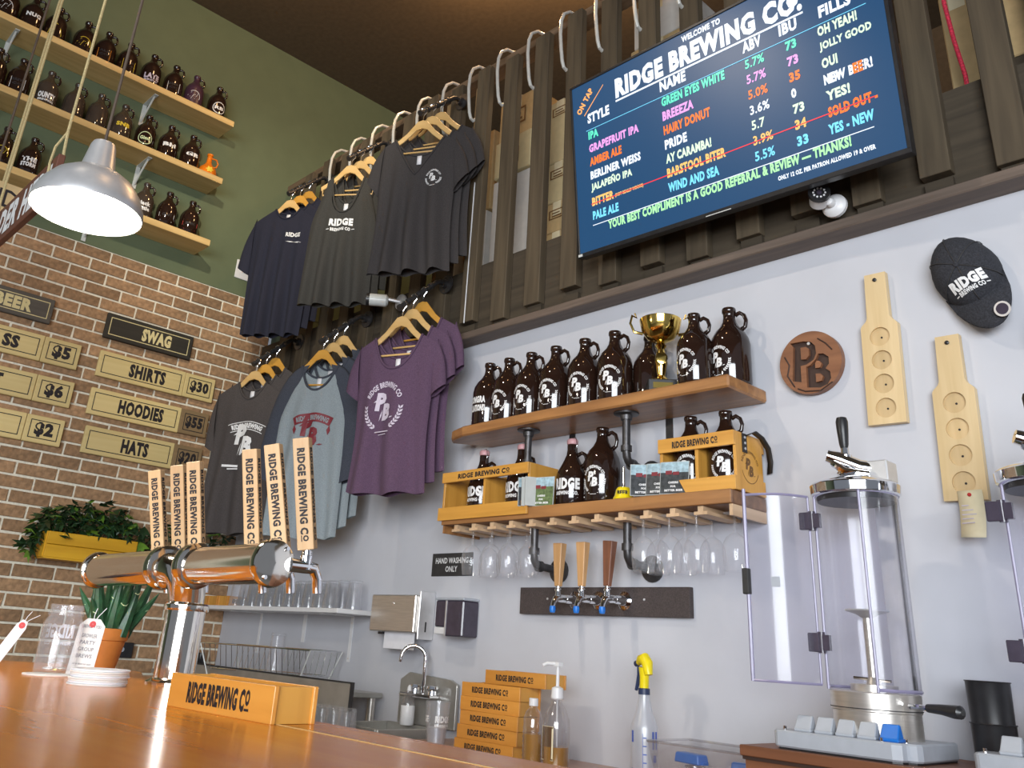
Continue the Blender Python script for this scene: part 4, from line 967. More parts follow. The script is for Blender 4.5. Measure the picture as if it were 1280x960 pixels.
# six small lettered boxes stacked
def flight_box(label, loc, yaw, w=.285, d=.105, h=.0445, group='lettered boxes stacked on the back counter', divs=0, mat='box_wood', tx=.62, th=.45):
    t = thing('flight_box', label, 'box', loc, yaw, group); b = .007
    f = obj('front_board', G().box(-w/2, w/2, -d/2, -d/2+b, 0, h), mat, t, smooth=False, bev=.0008)
    obj('lettering', G().geo(NG, (-w*tx/2, -d/2-.0007, h*(.5-th/2)), (1,0,0), (0,0,1), w*tx, h*th), 'ink', f, smooth=False)
    obj('back_board', G().box(-w/2, w/2, d/2-b, d/2, 0, h), mat, t, smooth=False, bev=.0008)
    for s_ in (-1, 1): obj('end_board', G().box(s_*(w/2-.010)-.006, s_*(w/2-.010)+.006, -d/2+b, d/2-b, .0005, h-.001), 'crate_end', t, smooth=False)
    obj('floor_board', G().box(-w/2+.016, w/2-.016, -d/2+b, d/2-b, .0005, .006), mat, t, smooth=False)
    for i in range(divs): x = -w/2+w*(i+1)/(divs+1); obj('divider', G().box(x-.004, x+.004, -d/2+b, d/2-b, .006, h-.004), 'crate_end', t, smooth=False)
    return t
xo = [2.363, 2.375, 2.383, 2.383, 2.385, 2.470]
for i in range(6):
    flight_box('lettered wooden flight box, %s in the stack on the back counter' % ('lowest', 'second from the bottom', 'third from the bottom', 'third from the top', 'second from the top', 'topmost')[i],
               (xo[i]+.1425, -.2475+(.0 if i < 5 else .03), CZ+.0447*i), radians((0, 1, -1, 0.5, 0, 0)[i]))
def glass_tumbler(name, label, loc, group, r0=.032, r1=.042, h=.145, inv=False, water=False, rot=0):
    t = thing(name, label, 'glass', loc, rot, group); a, b = (r1, r0) if inv else (r0, r1)
    pr = [(a, 0), (a*.98+b*.02, .002), (b, h), (b-.002, h), (a-.003, .012), (.001, .010)] if not inv else [(a, 0), (b, h-.004), (b-.003, h), (.001, h), (.001, h-.010), (b-.004, h-.012), (a-.002, .0)]
    obj('glass_wall', G().lathe(pr, 22, cap=False), 'glass', t)
    if water: obj('water', G().lathe([(a-.004, .014), (a+(b-a)*.45-.004, h*.45), (.001, h*.45)], 20), 'plastic_milky', t)
    return t
t = glass_tumbler('pint_glass', 'printed pint glass with a little water beside the stacked lettered boxes', (2.30, -.33, CZ), None, .032, .044, .152, water=True)
g = G().wrap(T('RIDGE', .05), .0415, .085, .06, .022, radians(-10)); g.wrap(T('BREWING CO', .04), .0402, .072, .06, .008, radians(-10)); g.wrap(T('RIDGE', .05), .0415, .085, .06, .022, radians(-130)); obj('printed_name', g, 'ink_white', t, smooth=False)
# syrup bottle and pump bottle
t = thing('syrup_bottle', 'small ribbed plastic bottle with white cap and amber syrup', 'bottle', (2.790, -.36, CZ))
pr = [(.026, 0), (.031, .004)]
for i in range(9): pr += [(.032, .012+i*.013), (.030, .018+i*.013)]
pr += [(.031, .140), (.024, .160), (.013, .172), (.012, .182)]
obj('bottle_wall', G().lathe(pr, 22, cap=False), 'plastic_clear', t); obj('syrup', G().lathe([(.028, .003), (.0285, .098), (.001, .098)], 20), 'syrup', t); obj('cap', G().lathe([(.0145, .178), (.0145, .199), (.013, .200)], 18), 'white_plastic', t)
t = thing('pump_bottle', 'tall clear pump bottle with amber syrup and white pump', 'bottle', (2.862, -.330, CZ))
obj('bottle_wall', G().lathe([(.036, 0), (.041, .005), (.042, .120), (.040, .145), (.030, .172), (.018, .190), (.015, .205)], 24, cap=False), 'plastic_clear', t)
obj('syrup', G().lathe([(.038, .004), (.039, .070), (.001, .070)], 22), 'syrup', t)
obj('label', G().wrap(rect2(0, 0, 1, 1), .0428, .035, .05, .09, radians(-95)), 'ink_brown', t, smooth=False); obj('label_border', G().wrap(frame2(0, 0, 1, 1, .1, .06), .0432, .033, .052, .094, radians(-95)), 'paper_cream', t, smooth=False)
pu = obj('pump_collar', G().lathe([(.017, .202), (.020, .206), (.018, .235), (.007, .240)], 18), 'white_plastic', t)
obj('pump_stem', G().tube([(0, 0, .235), (0, 0, .300)], .0055, 10), 'white_plastic', pu); obj('pump_spout', G().box(-.012, .012, -.010, .010, .298, .310).tube([(0, 0, .304), (-.026, -.022, .305), (-.036, -.032, .298)], .0055, 8), 'white_plastic', pu)
obj('dip_tube', G().tube([(0, 0, .21), (.004, 0, .01)], .003, 6), 'white_plastic', t)
# spray bottle
t = thing('spray_bottle', 'white spray bottle with yellow trigger head on the back counter', 'spray bottle', (3.100, -.20, CZ), radians(-20))
obj('bottle_body', G().lathe([(.038, 0), (.041, .005), (.041, .140), (.039, .152), (.026, .185), (.017, .225), (.016, .238)], 24), 'plastic_milky', t)
obj('print_panel', G().wrap(join(rect2(0, .75, .10, 1), rect2(0, 0, .06, .2), rect2(.78, .62, 1, 1), rect2(.82, .35, .95, .5), rect2(.44, .08, .455, .95)), .0417, .012, .09, .125, radians(-35)), 'ink_blue', t, smooth=False)
g = G()
for i in range(5): g.wrap(rect2(.46, 0, .58, 1), .0418, .030+i*.022, .09, .003, radians(-35))
obj('scale_marks', g, 'ink_blue', t, smooth=False)
obj('neck_ring', G().lathe([(.018, .236), (.018, .252), (.015, .254)], 16), 'navy_plastic', t)
obj('trigger_head', G().tube([(0, 0, .252), (.002, 0, .285), (.004, 0, .312)], [.014, .014, .019], 12).tube([(.026, 0, .292), (.018, 0, .325), (.004, 0, .336), (-.016, 0, .334), (-.030, 0, .324)], [.012, .018, .019, .015, .009], 12), 'yellow_plastic', t)
obj('nozzle', G().tube([(-.028, 0, .325), (-.044, 0, .321)], .009, 10), 'navy_plastic', t); obj('trigger', G().tube([(-.026, 0, .315), (-.028, 0, .290), (-.036, 0, .262), (-.044, 0, .246)], [.007, .006, .006, .005], 8), 'navy_plastic', t)
# clear bin with blue lids
t = thing('plastic_bin', 'clear plastic bin holding blue-lidded items beside the wooden stand', 'bin', (3.345, -.17, CZ))
V = []; w0, d0, w1, d1, h = .155, .09, .180, .105, .118
obj('bin_wall', G().add([(-w0,-d0,0),(w0,-d0,0),(w0,d0,0),(-w0,d0,0),(-w1,-d1,h),(w1,-d1,h),(w1,d1,h),(-w1,d1,h)], [(0,3,2,1),(0,1,5,4),(1,2,6,5),(2,3,7,6),(3,0,4,7)]), 'plastic_clear', t, smooth=False)
obj('rim', G().tube([(-w1,-d1,h),(w1,-d1,h),(w1,d1,h),(-w1,d1,h),(-w1,-d1,h)], .004, 6), 'plastic_clear', t)
for (x, y, z, r, s_, lab) in ((-.075, -.04, .070, -14, (.050, .022, .016), 'long blue plastic lid lying in the clear bin'), (.085, -.05, .066, 25, (.022, .016, .016), 'short blue plastic lid in the clear bin beside the stand')):
    q = thing('blue_lid', lab, 'lid', (3.345+x, -.17+y, CZ+z), radians(r), 'blue lids in the bin'); a, b, c = s_
    obj('lid_body', G().frus(0, 0, 0, c*1.6, a, b, a*.92, b*.85), 'blue_plastic', q, smooth=False, bev=.003); obj('snap_tab', G().box(a*.9, a*1.2, -.008, .008, .002, .008), 'blue_plastic', q, smooth=False)
for i, (x, y) in enumerate(((-.06, -.045), (.01, -.03), (.09, -.05), (.03, .03))):
    q = thing('clear_cup', 'small clear cup in the bin, %s' % ('under the long blue lid', 'in the middle front', 'under the short blue lid', 'at the back')[i], 'cup', (3.345+x, -.17+y, CZ+.003), 0, 'clear cups in the bin')
    obj('cup_wall', G().lathe([(.022, 0), (.028, .060), (.029, .061), (.027, .060), (.0215, .002)], 16, cap=False), 'plastic_clear', q); obj('cup_rim', G().tube(arc((0, 0, .061), .028, 0, 2*pi, 16, 'xy'), .0015, 5, False), 'plastic_clear', q)

# wooden stand carrying the growler fillers
t = thing('wooden_stand', 'low brown wooden stand carrying the two growler fillers', 'stand', (4.13, -.22, CZ))
obj('top_board', G().box(-.575, .62, -.205, .20, .130, .154), 'stand_wood', t, smooth=False, bev=.002); obj('ply_edge', G().box(-.570, .615, -.200, .195, .122, .130), 'emblem_dark', t, smooth=False)
obj('front_board', G().box(-.565, .61, -.195, -.175, 0, .122), 'stand_wood', t, smooth=False); obj('side_board', G().box(-.565, -.545, -.175, .19, 0, .122), 'stand_wood', t, smooth=False); obj('side_board', G().box(.59, .61, -.175, .19, 0, .122), 'stand_wood', t, smooth=False)
SZ = CZ+.1545
def filler(loc, label, door=True, group='growler fillers on the stand'):
    t = thing('growler_filler', label, 'filling machine', loc, 0, group)
    base = [(-.205, -.125), (-.195, -.138), (.085, -.138), (.105, -.128), (.110, -.110), (.128, -.105), (.135, -.09), (.135, .12), (-.12, .12), (-.12, -.04), (-.195, -.04), (-.205, -.05)]
    b = obj('base_tray', G().prism(base, .004, .042, 'xy'), 'grey_plastic', t, smooth=False, bev=.004); obj('base_foot', G().prism([(x*.97, y*.97) for x, y in base], 0, .004, 'xy'), 'black_plastic', t, smooth=False)
    for i in range(5):
        x = -.135+i*.052; q = G().box(x-.022, x+.022, -.120, -.085, .042, .050)
        q.add([(x-.021, -.118, .050), (x+.021, -.118, .050), (x+.019, -.100, .078), (x-.019, -.100, .078), (x-.021, -.086, .050), (x+.021, -.086, .050), (x+.019, -.092, .078), (x-.019, -.092, .078)], [(0,1,2,3),(4,7,6,5),(0,3,7,4),(1,5,6,2),(3,2,6,7)])
        obj('lever_key', q, 'blue_plastic' if i == 4 else 'grey_plastic', b, smooth=False, bev=.002)
    for x, y in ((-.19, -.10), (.06, -.125), (.10, -.09)): obj('tray_screw', G().lathe([(.004, .042), (.004, .050)], 8, (x, y, 0)), 'chrome', b)
    d = obj('steel_drum', G().lathe([(.100, .042), (.100, .098), (.103, .100), (.104, .140), (.100, .142)], 40), 'steel', t); obj('drum_band', G().lathe([(.1045, .104), (.1045, .106)], 40, cap=False), 'black_matte', d)
    hl_ = obj('side_handle', G().tube([(.10, -.05, .118), (.155, -.075, .118)], .006, 8), 'chrome', t); obj('handle_grip', G().tube([(.150, -.073, .118), (.185, -.089, .118), (.215, -.102, .116), (.232, -.110, .116), (.238, -.113, .116)], [.009, .011, .014, .014, .006], 12), 'black_plastic', hl_)
    # acrylic chamber, open to the front left; the door is swung out
    obj('chamber_wall', G().lathe([(.106, .142), (.104, .620)], 34, cap=False, a0=radians(-62), a1=radians(212)), 'acrylic', t)
    e = G()
    for a in (radians(-62), radians(212)): e.tube([(.106*cos(a), .106*sin(a), .142), (.104*cos(a), .104*sin(a), .620)], .0035, 6)
    e.tube([(.105*cos(radians(-62+274*i/30)), .105*sin(radians(-62+274*i/30)), .148) for i in range(31)], .004, 6); e.tube([(.104*cos(radians(-62+274*i/30)), .104*sin(radians(-62+274*i/30)), .616) for i in range(31)], .004, 6)
    obj('chamber_edge', e, 'acrylic_edge', t)
    obj('back_plate', G().box(.012, .060, .088, .094, .145, .612), 'aluminium', t, smooth=False); obj('back_rail', G().box(.062, .068, .082, .094, .145, .612), 'black_plastic', t, smooth=False)
    obj('lift_hub', G().lathe([(.055, .142), (.055, .158), (.018, .160), (.012, .175)], 24), 'steel', t)
    obj('lift_arm', G().tube([(-.045, -.01, .172), (.0, 0, .170), (.045, -.006, .168)], .004, 8), 'chrome', t)
    st = obj('lift_column', G().tube([(0, 0, .165), (0, 0, .322)], .012, 14), 'steel', t); obj('lift_disc', G().lathe([(.012, .312), (.030, .322), (.052, .328), (.053, .331), (.0, .331)], 28), 'aluminium', st)
    lid = obj('chrome_lid', G().lathe([(.104, .612), (.112, .618), (.114, .640), (.108, .646), (.07, .662), (.03, .672), (.0, .674)], 36), 'chrome', t)
    obj('lid_underside', G().lathe([(.098, .612), (.096, .600), (.0, .598)], 30), 'black_plastic', lid)
    obj('faucet_block', G().box(.040, .095, -.01, .055, .650, .705), 'aluminium', t, smooth=False, bev=.003)
    obj('faucet_body', G().tube([(.060, .02, .684), (.02, -.01, .690), (-.02, -.035, .712), (-.045, -.050, .722)], [.020, .022, .020, .017], 12).tube([(-.02, -.03, .665), (.0, -.02, .690)], .015, 10).tube([(.05, -.02, .668), (.0, -.05, .676), (-.03, -.05, .70)], .010, 8), 'chrome', t)
    lv = obj('lever_collar', G().lathe([(.016, .712), (.017, .722), (.011, .726), (.010, .742)], 14, (-.005, -.025, 0)), 'chrome', t)
    obj('lever_grip', G().lathe([(.009, .740), (.012, .752), (.015, .790), (.016, .815), (.013, .826), (.004, .829)], 16, (-.006, -.025, 0)), 'black_plastic', lv)
    # door: curved acrylic shell hinged on the left edge
    hx, hy = .105*cos(radians(212)), .105*sin(radians(212))
    if door:
        dirv = Vector((-.80, -.60, 0)); nv = Vector((.60, -.80, 0)); L = .165; ns = 12; V = []; F = []; E = []
        for i in range(ns+1):
            q = i/ns; p = Vector((hx-.012, hy-.012, 0))+dirv*(L*q)+nv*(.030*sin(pi*q)); E.append(p); V += [(p.x, p.y, .150), (p.x, p.y, .612)]
        for i in range(ns): F.append((2*i, 2*i+2, 2*i+3, 2*i+1))
        dr = obj('door_panel', G().add(V, F), 'acrylic', t)
        g = G().tube([(p.x, p.y, .150) for p in E], .0035, 6).tube([(p.x, p.y, .612) for p in E], .0035, 6); p = E[-1]; q0 = E[0]
        g.tube([(p.x, p.y, .148), (p.x, p.y, .628)], .005, 6).tube([(q0.x, q0.y, .150), (q0.x, q0.y, .612)], .003, 6); obj('door_edge', g, 'acrylic_edge', dr)
        obj('door_latch', G().box(p.x-.012, p.x+.006, p.y-.010, p.y+.008, .355, .420), 'black_matte', dr, smooth=False, bev=.002)
        m_ = E[7]; obj('door_stamp', G().box(m_.x-.012, m_.x+.012, m_.y-.0065, m_.y-.0055, .375, .400), 'grey_plastic', dr, smooth=False)
    else: dr = t
    for z in (.225, .525):
        q = obj('hinge_plate', G().box(hx-.034, hx-.004, hy-.026, hy-.010, z, z+.045), 'smoke_plastic', dr if door else t, smooth=False, bev=.002)
        obj('hinge_knuckle', G().cyl((hx-.002, hy-.014, z-.002), .009, .05, 10).box(hx+.004, hx+.022, hy-.024, hy-.012, z+.004, z+.041), 'smoke_plastic', t)
    return t
filler((3.838, -.262, SZ), 'growler filler with open acrylic door and blue lever key, left of the two')
filler((4.290, -.245, SZ), 'growler filler cut off by the right picture edge', door=False)
for i, lab in enumerate(('lower', 'upper')):
    t = thing('black_cup', '%s black plastic cup of the stacked pair right of the left growler filler' % lab, 'cup', (4.052, -.125, SZ+.092*i), .3, 'stacked black cups')
    obj('cup_wall', G().lathe([(.0465, 0), (.0485, .090), (.0492, .0915), (.047, .0915), (.045, .004), (.001, .003)], 28, cap=False), 'black_plastic', t); obj('cup_rim', G().tube(arc((0, 0, .0905), .0495, 0, 2*pi, 24, 'xy'), .0014, 5, False), 'black_plastic', t)

# ------------------------------------------------------------------ hand sink corner
t = thing('hand_sink', 'small stainless steel hand sink with backsplash on the white wall', 'sink', (1.82, -.005, .895))
obj('basin', G().box(-.165, -.150, -.335, -.02, -.13, 0).box(.142, .157, -.335, -.02, -.13, 0).box(-.15, .142, -.335, -.318, -.13, 0).box(-.15, .142, -.05, -.02, -.13, 0).box(-.165, .157, -.335, -.02, -.14, -.13), 'steel_dull', t, smooth=False, bev=.003)
obj('backsplash', G().prism([(-.125, 0), (.235, 0), (.235, .165), (.195, .180), (-.07, .195), (-.125, .165)], -.018, -.002, 'xz'), 'steel_dull', t, smooth=False, bev=.002)
f = obj('faucet_base', G().box(-.06, .135, -.075, -.018, .105, .120), 'chrome', t, smooth=False, bev=.004)
obj('gooseneck', G().tube([(.073, -.055, .115), (.073, -.055, .235)]+[(.073-.0365+.0365*cos(a), -.055-.035*(1-cos(a)), .255+.045*sin(a)) for a in [i*pi/8 for i in range(9)]]+[(-.002, -.126, .235)], .0085, 10), 'chrome', t)
for x in (.018, .125): obj('tap_knob', G().lathe([(.020, .120), (.018, .135), (.024, .142), (.022, .152), (.008, .156)], 14, (x, -.05, 0)).tube([(x-.028, -.05, .147), (x+.028, -.05, .147)], .006, 8), 'chrome', f)
t = thing('soap_bottle', 'white soap bottle with clear top beside the hand sink tap', 'bottle', (1.835, -.085, .896))
obj('bottle_body', G().lathe([(.026, 0), (.029, .004), (.029, .070), (.028, .072)], 20), 'white_plastic', t); obj('clear_top', G().lathe([(.028, .072), (.026, .095), (.014, .115), (.010, .128)], 20, cap=False), 'plastic_clear', t); obj('nozzle', G().lathe([(.010, .126), (.008, .140), (.003, .148)], 12), 'white_plastic', t)
# steel drainboard table
t = thing('drainboard_table', 'stainless steel drainboard table with a black-edged front panel in the corner', 'table', (1.0, -.22, 0))
obj('table_top', G().box(-.97, .58, -.16, .20, .975, .995), 'steel_dull', t, smooth=False, bev=.003); pn = obj('front_panel', G().box(-.85, .875, -.190, -.178, .870, 1.045), 'steel_dull', t, smooth=False, bev=.002)
obj('panel_trim', G().box(-.85, .877, -.192, -.176, 1.045, 1.049).box(.872, .879, -.192, -.176, .870, 1.049), 'black_matte', pn, smooth=False)
for x in (-.93, .54):
    for y in (-.14, .17): obj('leg', G().tube([(x, y, 0), (x, y, .976)], .018, 10), 'steel', t)
# dish rack on it
t = thing('dish_rack', 'wire dish rack on the steel drainboard table', 'dish rack', (1.03, -.275, .996), radians(22)); g = G(); L, d = .31, .13
for z, k in ((.045, .80), (.150, 1.0)): obj('wire_rim', G().tube([(-L*k, -d*k, z), (L*k, -d*k, z), (L*k, d*k, z), (-L*k, d*k, z), (-L*k, -d*k, z)], .0028, 6), 'chrome', t)
wm_ = mesh('wire', G().tube([(0, -d, .150), (0, -d*.8, .045), (0, 0, .035), (0, d*.8, .045), (0, d, .150)], .0017, 5)); wm_.materials.append(MATS['chrome'])
for i in range(19): obj('wire', wm_, None, t, loc=(-L*.92+i*L*1.84/18, 0, 0))
for x in (-L, L): obj('rack_leg', G().tube([(x, -d, .150), (x*.80, -d*.85, .0)], .0032, 6).tube([(x, d, .150), (x*.80, d*.85, .0)], .0032, 6), 'white_metal', t)
tag(obj('drip_tray', G().box(-.30, .30, -.13, .13, 0, .006).tube([(-.30, -.13, .006), (.30, -.13, .006), (.30, .13, .006), (-.30, .13, .006), (-.30, -.13, .006)], .006, 6), 'steel', loc=(1.10, -.265, .9955), rot=(0, 0, radians(10))), 'shallow metal drip tray under the wire dish rack', 'tray')
glass_tumbler('drinking_glass', 'upside-down drinking glass drying in the wire dish rack', (1.05, -.255, 1.045), None, .034, .040, .165, inv=True)
for i in range(6): glass_tumbler('drinking_glass', 'upturned glass in the row under the steel front panel, %s from the left' % ordw[i], (1.56+i*.080, -.475, .870), 'glasses under the steel panel', .034, .040, .095, inv=True)
t = thing('glass_mat', 'low steel ledge the row of upturned glasses stands on in front of the sink', 'shelf', (1.76, -.475, .85)); obj('plate', G().box(-.25, .255, -.06, .06, 0, .0195), 'steel_dull', t, smooth=False)
for x in (-.23, .235): obj('leg', G().tube([(x, 0, -.85), (x, 0, 0)], .012, 8), 'steel', t)

# paper towel and soap dispensers, sign
t = thing('towel_dispenser', 'steel paper towel dispenser on the white wall left of the soap dispenser', 'dispenser', (1.70, -.002, 1.245))
obj('housing', G().box(-.158, .150, -.103, 0, 0, .150), 'steel', t, smooth=False, bev=.004); obj('side_plate', G().box(.151, .160, -.085, 0, -.025, .168), 'aluminium', t, smooth=False, bev=.002)
obj('slot', G().box(.1602, .1608, -.050, -.042, .005, .045), 'black_matte', t, smooth=False); obj('lock', G().lathe([(.005, -.103), (.005, -.106)], 10, (0, 0, .115), 'y'), 'chrome', t)
obj('paper_sheet', G().box(-.085, .120, -.070, -.066, -.068, .0), 'paper_white', t, smooth=False); obj('feed_lip', G().box(-.12, -.09, -.08, -.05, -.012, -.002), 'black_plastic', t, smooth=False)
t = thing('soap_dispenser', 'dark soap dispenser with grey top on the white wall', 'dispenser', (2.040, -.002, 1.245))
obj('housing', G().prism([(-.075, .028), (-.075, .130), (.095, .130), (.095, -.006), (-.012, -.006), (-.012, .028)], -.088, 0, 'xz'), 'smoke_plastic', t, smooth=False, bev=.005); obj('top_plate', G().box(-.077, .097, -.09, 0, .131, .142), 'grey_plastic', t, smooth=False, bev=.003)
obj('push_bar', G().box(-.080, -.014, -.084, -.01, .0, .027), 'white_plastic', t, smooth=False, bev=.003); obj('painted_highlight', G().box(-.010, -.003, -.0905, -.086, -.004, .130), 'aluminium', t, smooth=False); obj('view_window', G().box(.015, .075, -.0895, -.0875, .045, .085), 'smoke_plastic', t, smooth=False)  # bright strip up the housing front is added as its vertical highlight
t = thing('wall_sign', 'small black sign reading hand washing only behind the hanging glasses', 'sign', (1.95, -.001, 1.480)); obj('plate', G().box(-.130, .130, -.004, 0, 0, .095), 'black_matte', t, smooth=False, bev=.001)
obj('lettering', G().geo(T('HAND WASHING', .02), (-.105, -.0047, .052), (1,0,0), (0,0,1), .21, .024).geo(T('ONLY', .02), (-.038, -.0047, .017), (1,0,0), (0,0,1), .076, .024), 'ink_white', t, smooth=False)
# white shelf with upturned glasses
t = thing('white_shelf', 'white wall shelf full of upturned drinking glasses in the corner', 'shelf', (.75, 0, 1.305)); obj('board', G().box(-.71, .72, -.235, -.002, .002, .022), 'white_plastic', t, smooth=False, bev=.002)
for x in (-.315, .52):
    b = obj('bracket', G().box(x-.011, x+.011, -.004, -.001, -.20, .0).box(x-.010, x+.010, -.19, -.004, -.003, .001), 'white_plastic', t, smooth=False); obj('bracket_screw', G().lathe([(.004, -.004), (.004, -.006)], 8, (x, 0, -.03), 'y').lathe([(.004, -.004), (.004, -.006)], 8, (x, 0, -.185), 'y'), 'steel', b)
obj('upright_strip', G().box(.10, .13, -.004, -.001, -.13, .0), 'white_plastic', t, smooth=False)
n = 0
for r, (y, x0, cnt) in enumerate(((-.185, .47, 11), (-.090, .43, 12))):
    for i in range(cnt):
        glass_tumbler('drinking_glass', 'upturned glass on the white shelf, %s row, %s from the brick wall' % (('front', 'back')[r], ordw[i]), (x0+i*.087, y, 1.3275), 'upturned glasses on the white shelf', .033, .0405, .118+.012*r, inv=True)
for i in range(3): flight_box('small yellow lettered box at the brick end of the white shelf, %s from the corner' % ordw[i], (.115+.115*i, -.12, 1.3275), radians(90), w=.16, d=.10, h=.05, group='small boxes on the white shelf')
# ------------------------------------------------------------------ left wall: shelves of growlers, price boards
def wall_shelf(label, y0, z, brk):
    t = thing('wall_shelf', label, 'shelf', (0.005, (y0-.60)/2, z)); L = abs(y0+.60)/2
    obj('board', G().box(0, .205, -L, L, -.040, 0), 'pine_y', t, smooth=False, bev=.002)
    for y in brk:
        yy = y-(y0-.60)/2; b = obj('bracket', G().box(0, .004, yy-.012, yy+.012, -.19, -.041).box(.004, .17, yy-.012, yy+.012, -.045, -.041), 'white_metal', t, smooth=False)
        obj('bracket_brace', G().tube([(.004, yy, -.165), (.07, yy, -.10), (.145, yy, -.045)], .006, 6), 'white_metal', b)
wall_shelf('long pine shelf of growlers, highest on the green wall', -2.35, 4.235, (-1.10, -1.9)); wall_shelf('long pine shelf of growlers, middle one on the green wall', -2.35, 3.816, (-1.05, -1.9)); wall_shelf('pine shelf of growlers just above the brick, lowest on the green wall', -1.80, 3.388, (-1.25,))
TOPS = [(-1.972, 'bird', 'ink_white', None, 'with a white swirl'), (-1.842, 'block', 'ink_white', ('NUG',), 'with a white NUG print'), (-1.712, 'shape', 'ink_yellow', None, 'with a yellow ghost shape'), (-1.550, 'bird', 'ink_yellow', None, 'with yellow-green artwork'),
        (-1.425, 'plate', 'ink_orange', ('ALE', 'CO'), 'with an orange label'), (-1.290, 'plate', 'ink_yellow', ('O', 'O'), 'with a yellow label'), (-1.140, 'text', 'ink_lilac', ('LATE', 'BREW'), 'with a LATE print'),
        (-.995, 'plate', 'ink_white', ('BEER', 'CO'), 'with a white and green label'), (-.855, 'bird', 'ink_white', None, 'of matt plum glass with a white bird'), (-.695, 'round', 'ink_white', ('RB',), 'with a round white seal')]
for i, (y, art, ink, tx, d) in enumerate(TOPS):
    growler('growler %s on the highest pine shelf' % d, 'growlers on the highest pine shelf', (.105, y, 4.236), face=-14+5*((i*3) % 4-1), hang=70, art=art, ink=ink, txt=tx, mat='growler_plum' if i == 8 else 'growler_glass', scale=.90)
MIDS = [(-1.935, 'shape', 'ink_palegreen', None, 'with a pale green shape', 'g'), (-1.810, 'plate', 'ink_white', ('BREW', 'CO'), 'with a white label', 'g'), (-1.660, 'text', 'ink_white', ('OUNTY', 'BREWING'), 'of clear glass with white lettering', 'c'), (-1.510, None, '', None, 'of plain clear glass left of the lamp cord', 'c'),
        (-1.375, None, '', None, 'of plain clear glass beside the lamp cord', 'c'), (-1.232, 'block', 'ink_yellow', ('SNB',), 'with tall yellow letters', 'c'), (-1.085, 'round', 'ink_palegreen', ('Gimli',), 'with a round green seal', 'g'), (-.940, 'block', 'ink_white', ('BH',), 'with white BH letters', 'g'), (-.795, 'block', 'ink_white', ('GB',), 'with a white framed GB', 'g')]
for i, (y, art, ink, tx, d, gl) in enumerate(MIDS):
    growler('growler %s on the middle pine shelf' % d, 'growlers on the middle pine shelf', (.105, y, 3.817), face=-16+4*(i % 3), hang=75, art=art, ink=ink or 'ink_white', txt=tx, mat='growler_clear' if gl == 'c' else 'growler_glass', scale=.90)
t = thing('ceramic_jug', 'orange and yellow ceramic jug at the right end of the middle pine shelf', 'jug', (.105, -.668, 3.817)); obj('jug_body', G().lathe([(.040, 0), (.056, .010), (.060, .045), (.052, .075), (.030, .098), (.017, .120), (.015, .165), (.019, .170), (.019, .180), (.013, .181)], 26), 'ceramic_orange', t)
obj('handle', G().tube([(.015, .003, .150), (.020, .038, .150), (.02, .052, .125), (.018, .044, .098), (.012, .028, .096)], .005, 8), 'ceramic_orange', t); obj('painted_flower', G().wrap(join(*[leaf2(.5, .5, k*pi/3, .45, .14) for k in range(6)]), .0612, .025, .06, .05, radians(-10)), 'ink_yellow', t, smooth=False)
LOWS = [(-1.785, 'bird', 'ink_yellow', None, 'with yellow artwork at the left end'), (-1.645, 'block', 'ink_white', ('THE', 'STORM'), 'with a white STORM label'), (-1.005, 'block', 'ink_white', ('black', 'kettle'), 'lettered black kettle'), (-.860, 'band', 'ink_white', ('CRAFT',), 'with a pale band label'), (-.712, 'band', 'ink_redbright', ('BREWING',), 'with a red band label')]
for i, (y, art, ink, tx, d) in enumerate(LOWS):
    growler('growler %s on the lowest pine shelf' % d, 'growlers on the lowest pine shelf', (.105, y, 3.389), face=-14, hang=75, art=art, ink=ink, txt=tx, mat='growler_clear' if i == 2 else 'growler_glass', scale=.88)

def wsign(label, y0, y1, z0, z1, mat, ink, txt, tw=.45, th=.56, off=0.0, name='price_board'):
    t = thing(name, label, 'sign', (.0125, (y0+y1)/2, z0), 0, 'price boards on the brick wall'); L = (y1-y0)/2; h = z1-z0
    obj('board', G().box(0, .020, -L, L, 0, h), mat, t, smooth=False, bev=.0025); m = .022
    obj('border', G().geo(frame2(0, 0, 1, 1, .0045/(2*L-2*m), .0045/(h-2*m)), (.0206, -L+m, m), (0,1,0), (0,0,1), 2*L-2*m, h-2*m), ink, t, smooth=False)
    if txt: obj('lettering', G().geo(T(txt, .06), (.0208, off-tw*L, h*(1-th)/2), (0,1,0), (0,0,1), 2*L*tw, h*th), ink, t, smooth=False)
wsign('black SWAG board with cream border, head of the right column', -1.026, -.508, 2.682, 2.828, 'sign_black', 'ink_cream', 'SWAG', .34, .52, .04)
for lab, z, txt, tw, pr, pm_ in (('SHIRTS', 2.460, 'SHIRTS', .46, '$30', 'sign_wood'), ('HOODIES', 2.246, 'HOODIES', .54, '$55', 'sign_dim'), ('HATS', 2.037, 'HATS', .33, '$20', 'sign_dim')):
    wsign('pale wooden board reading %s on the brick wall' % lab, -1.018+(.0 if lab != 'HATS' else .018), -.512+(.0 if lab == 'SHIRTS' else .018), z, z+.146, 'sign_wood', 'ink', txt, tw*.92, .54, .03)
    wsign('%s price board reading %s next to %s' % ('pale' if pm_ == 'sign_wood' else 'darker brown', pr, lab), -.510+(.0 if lab == 'SHIRTS' else .018), -.320, z+.002, z+.145, pm_, 'ink', pr, .62, .52)
wsign('weathered grey board reading BEER, head of the left column', -1.83, -1.312, 2.668, 2.806, 'sign_grey', 'ink_cream', 'BEER', .36, .50, .06)
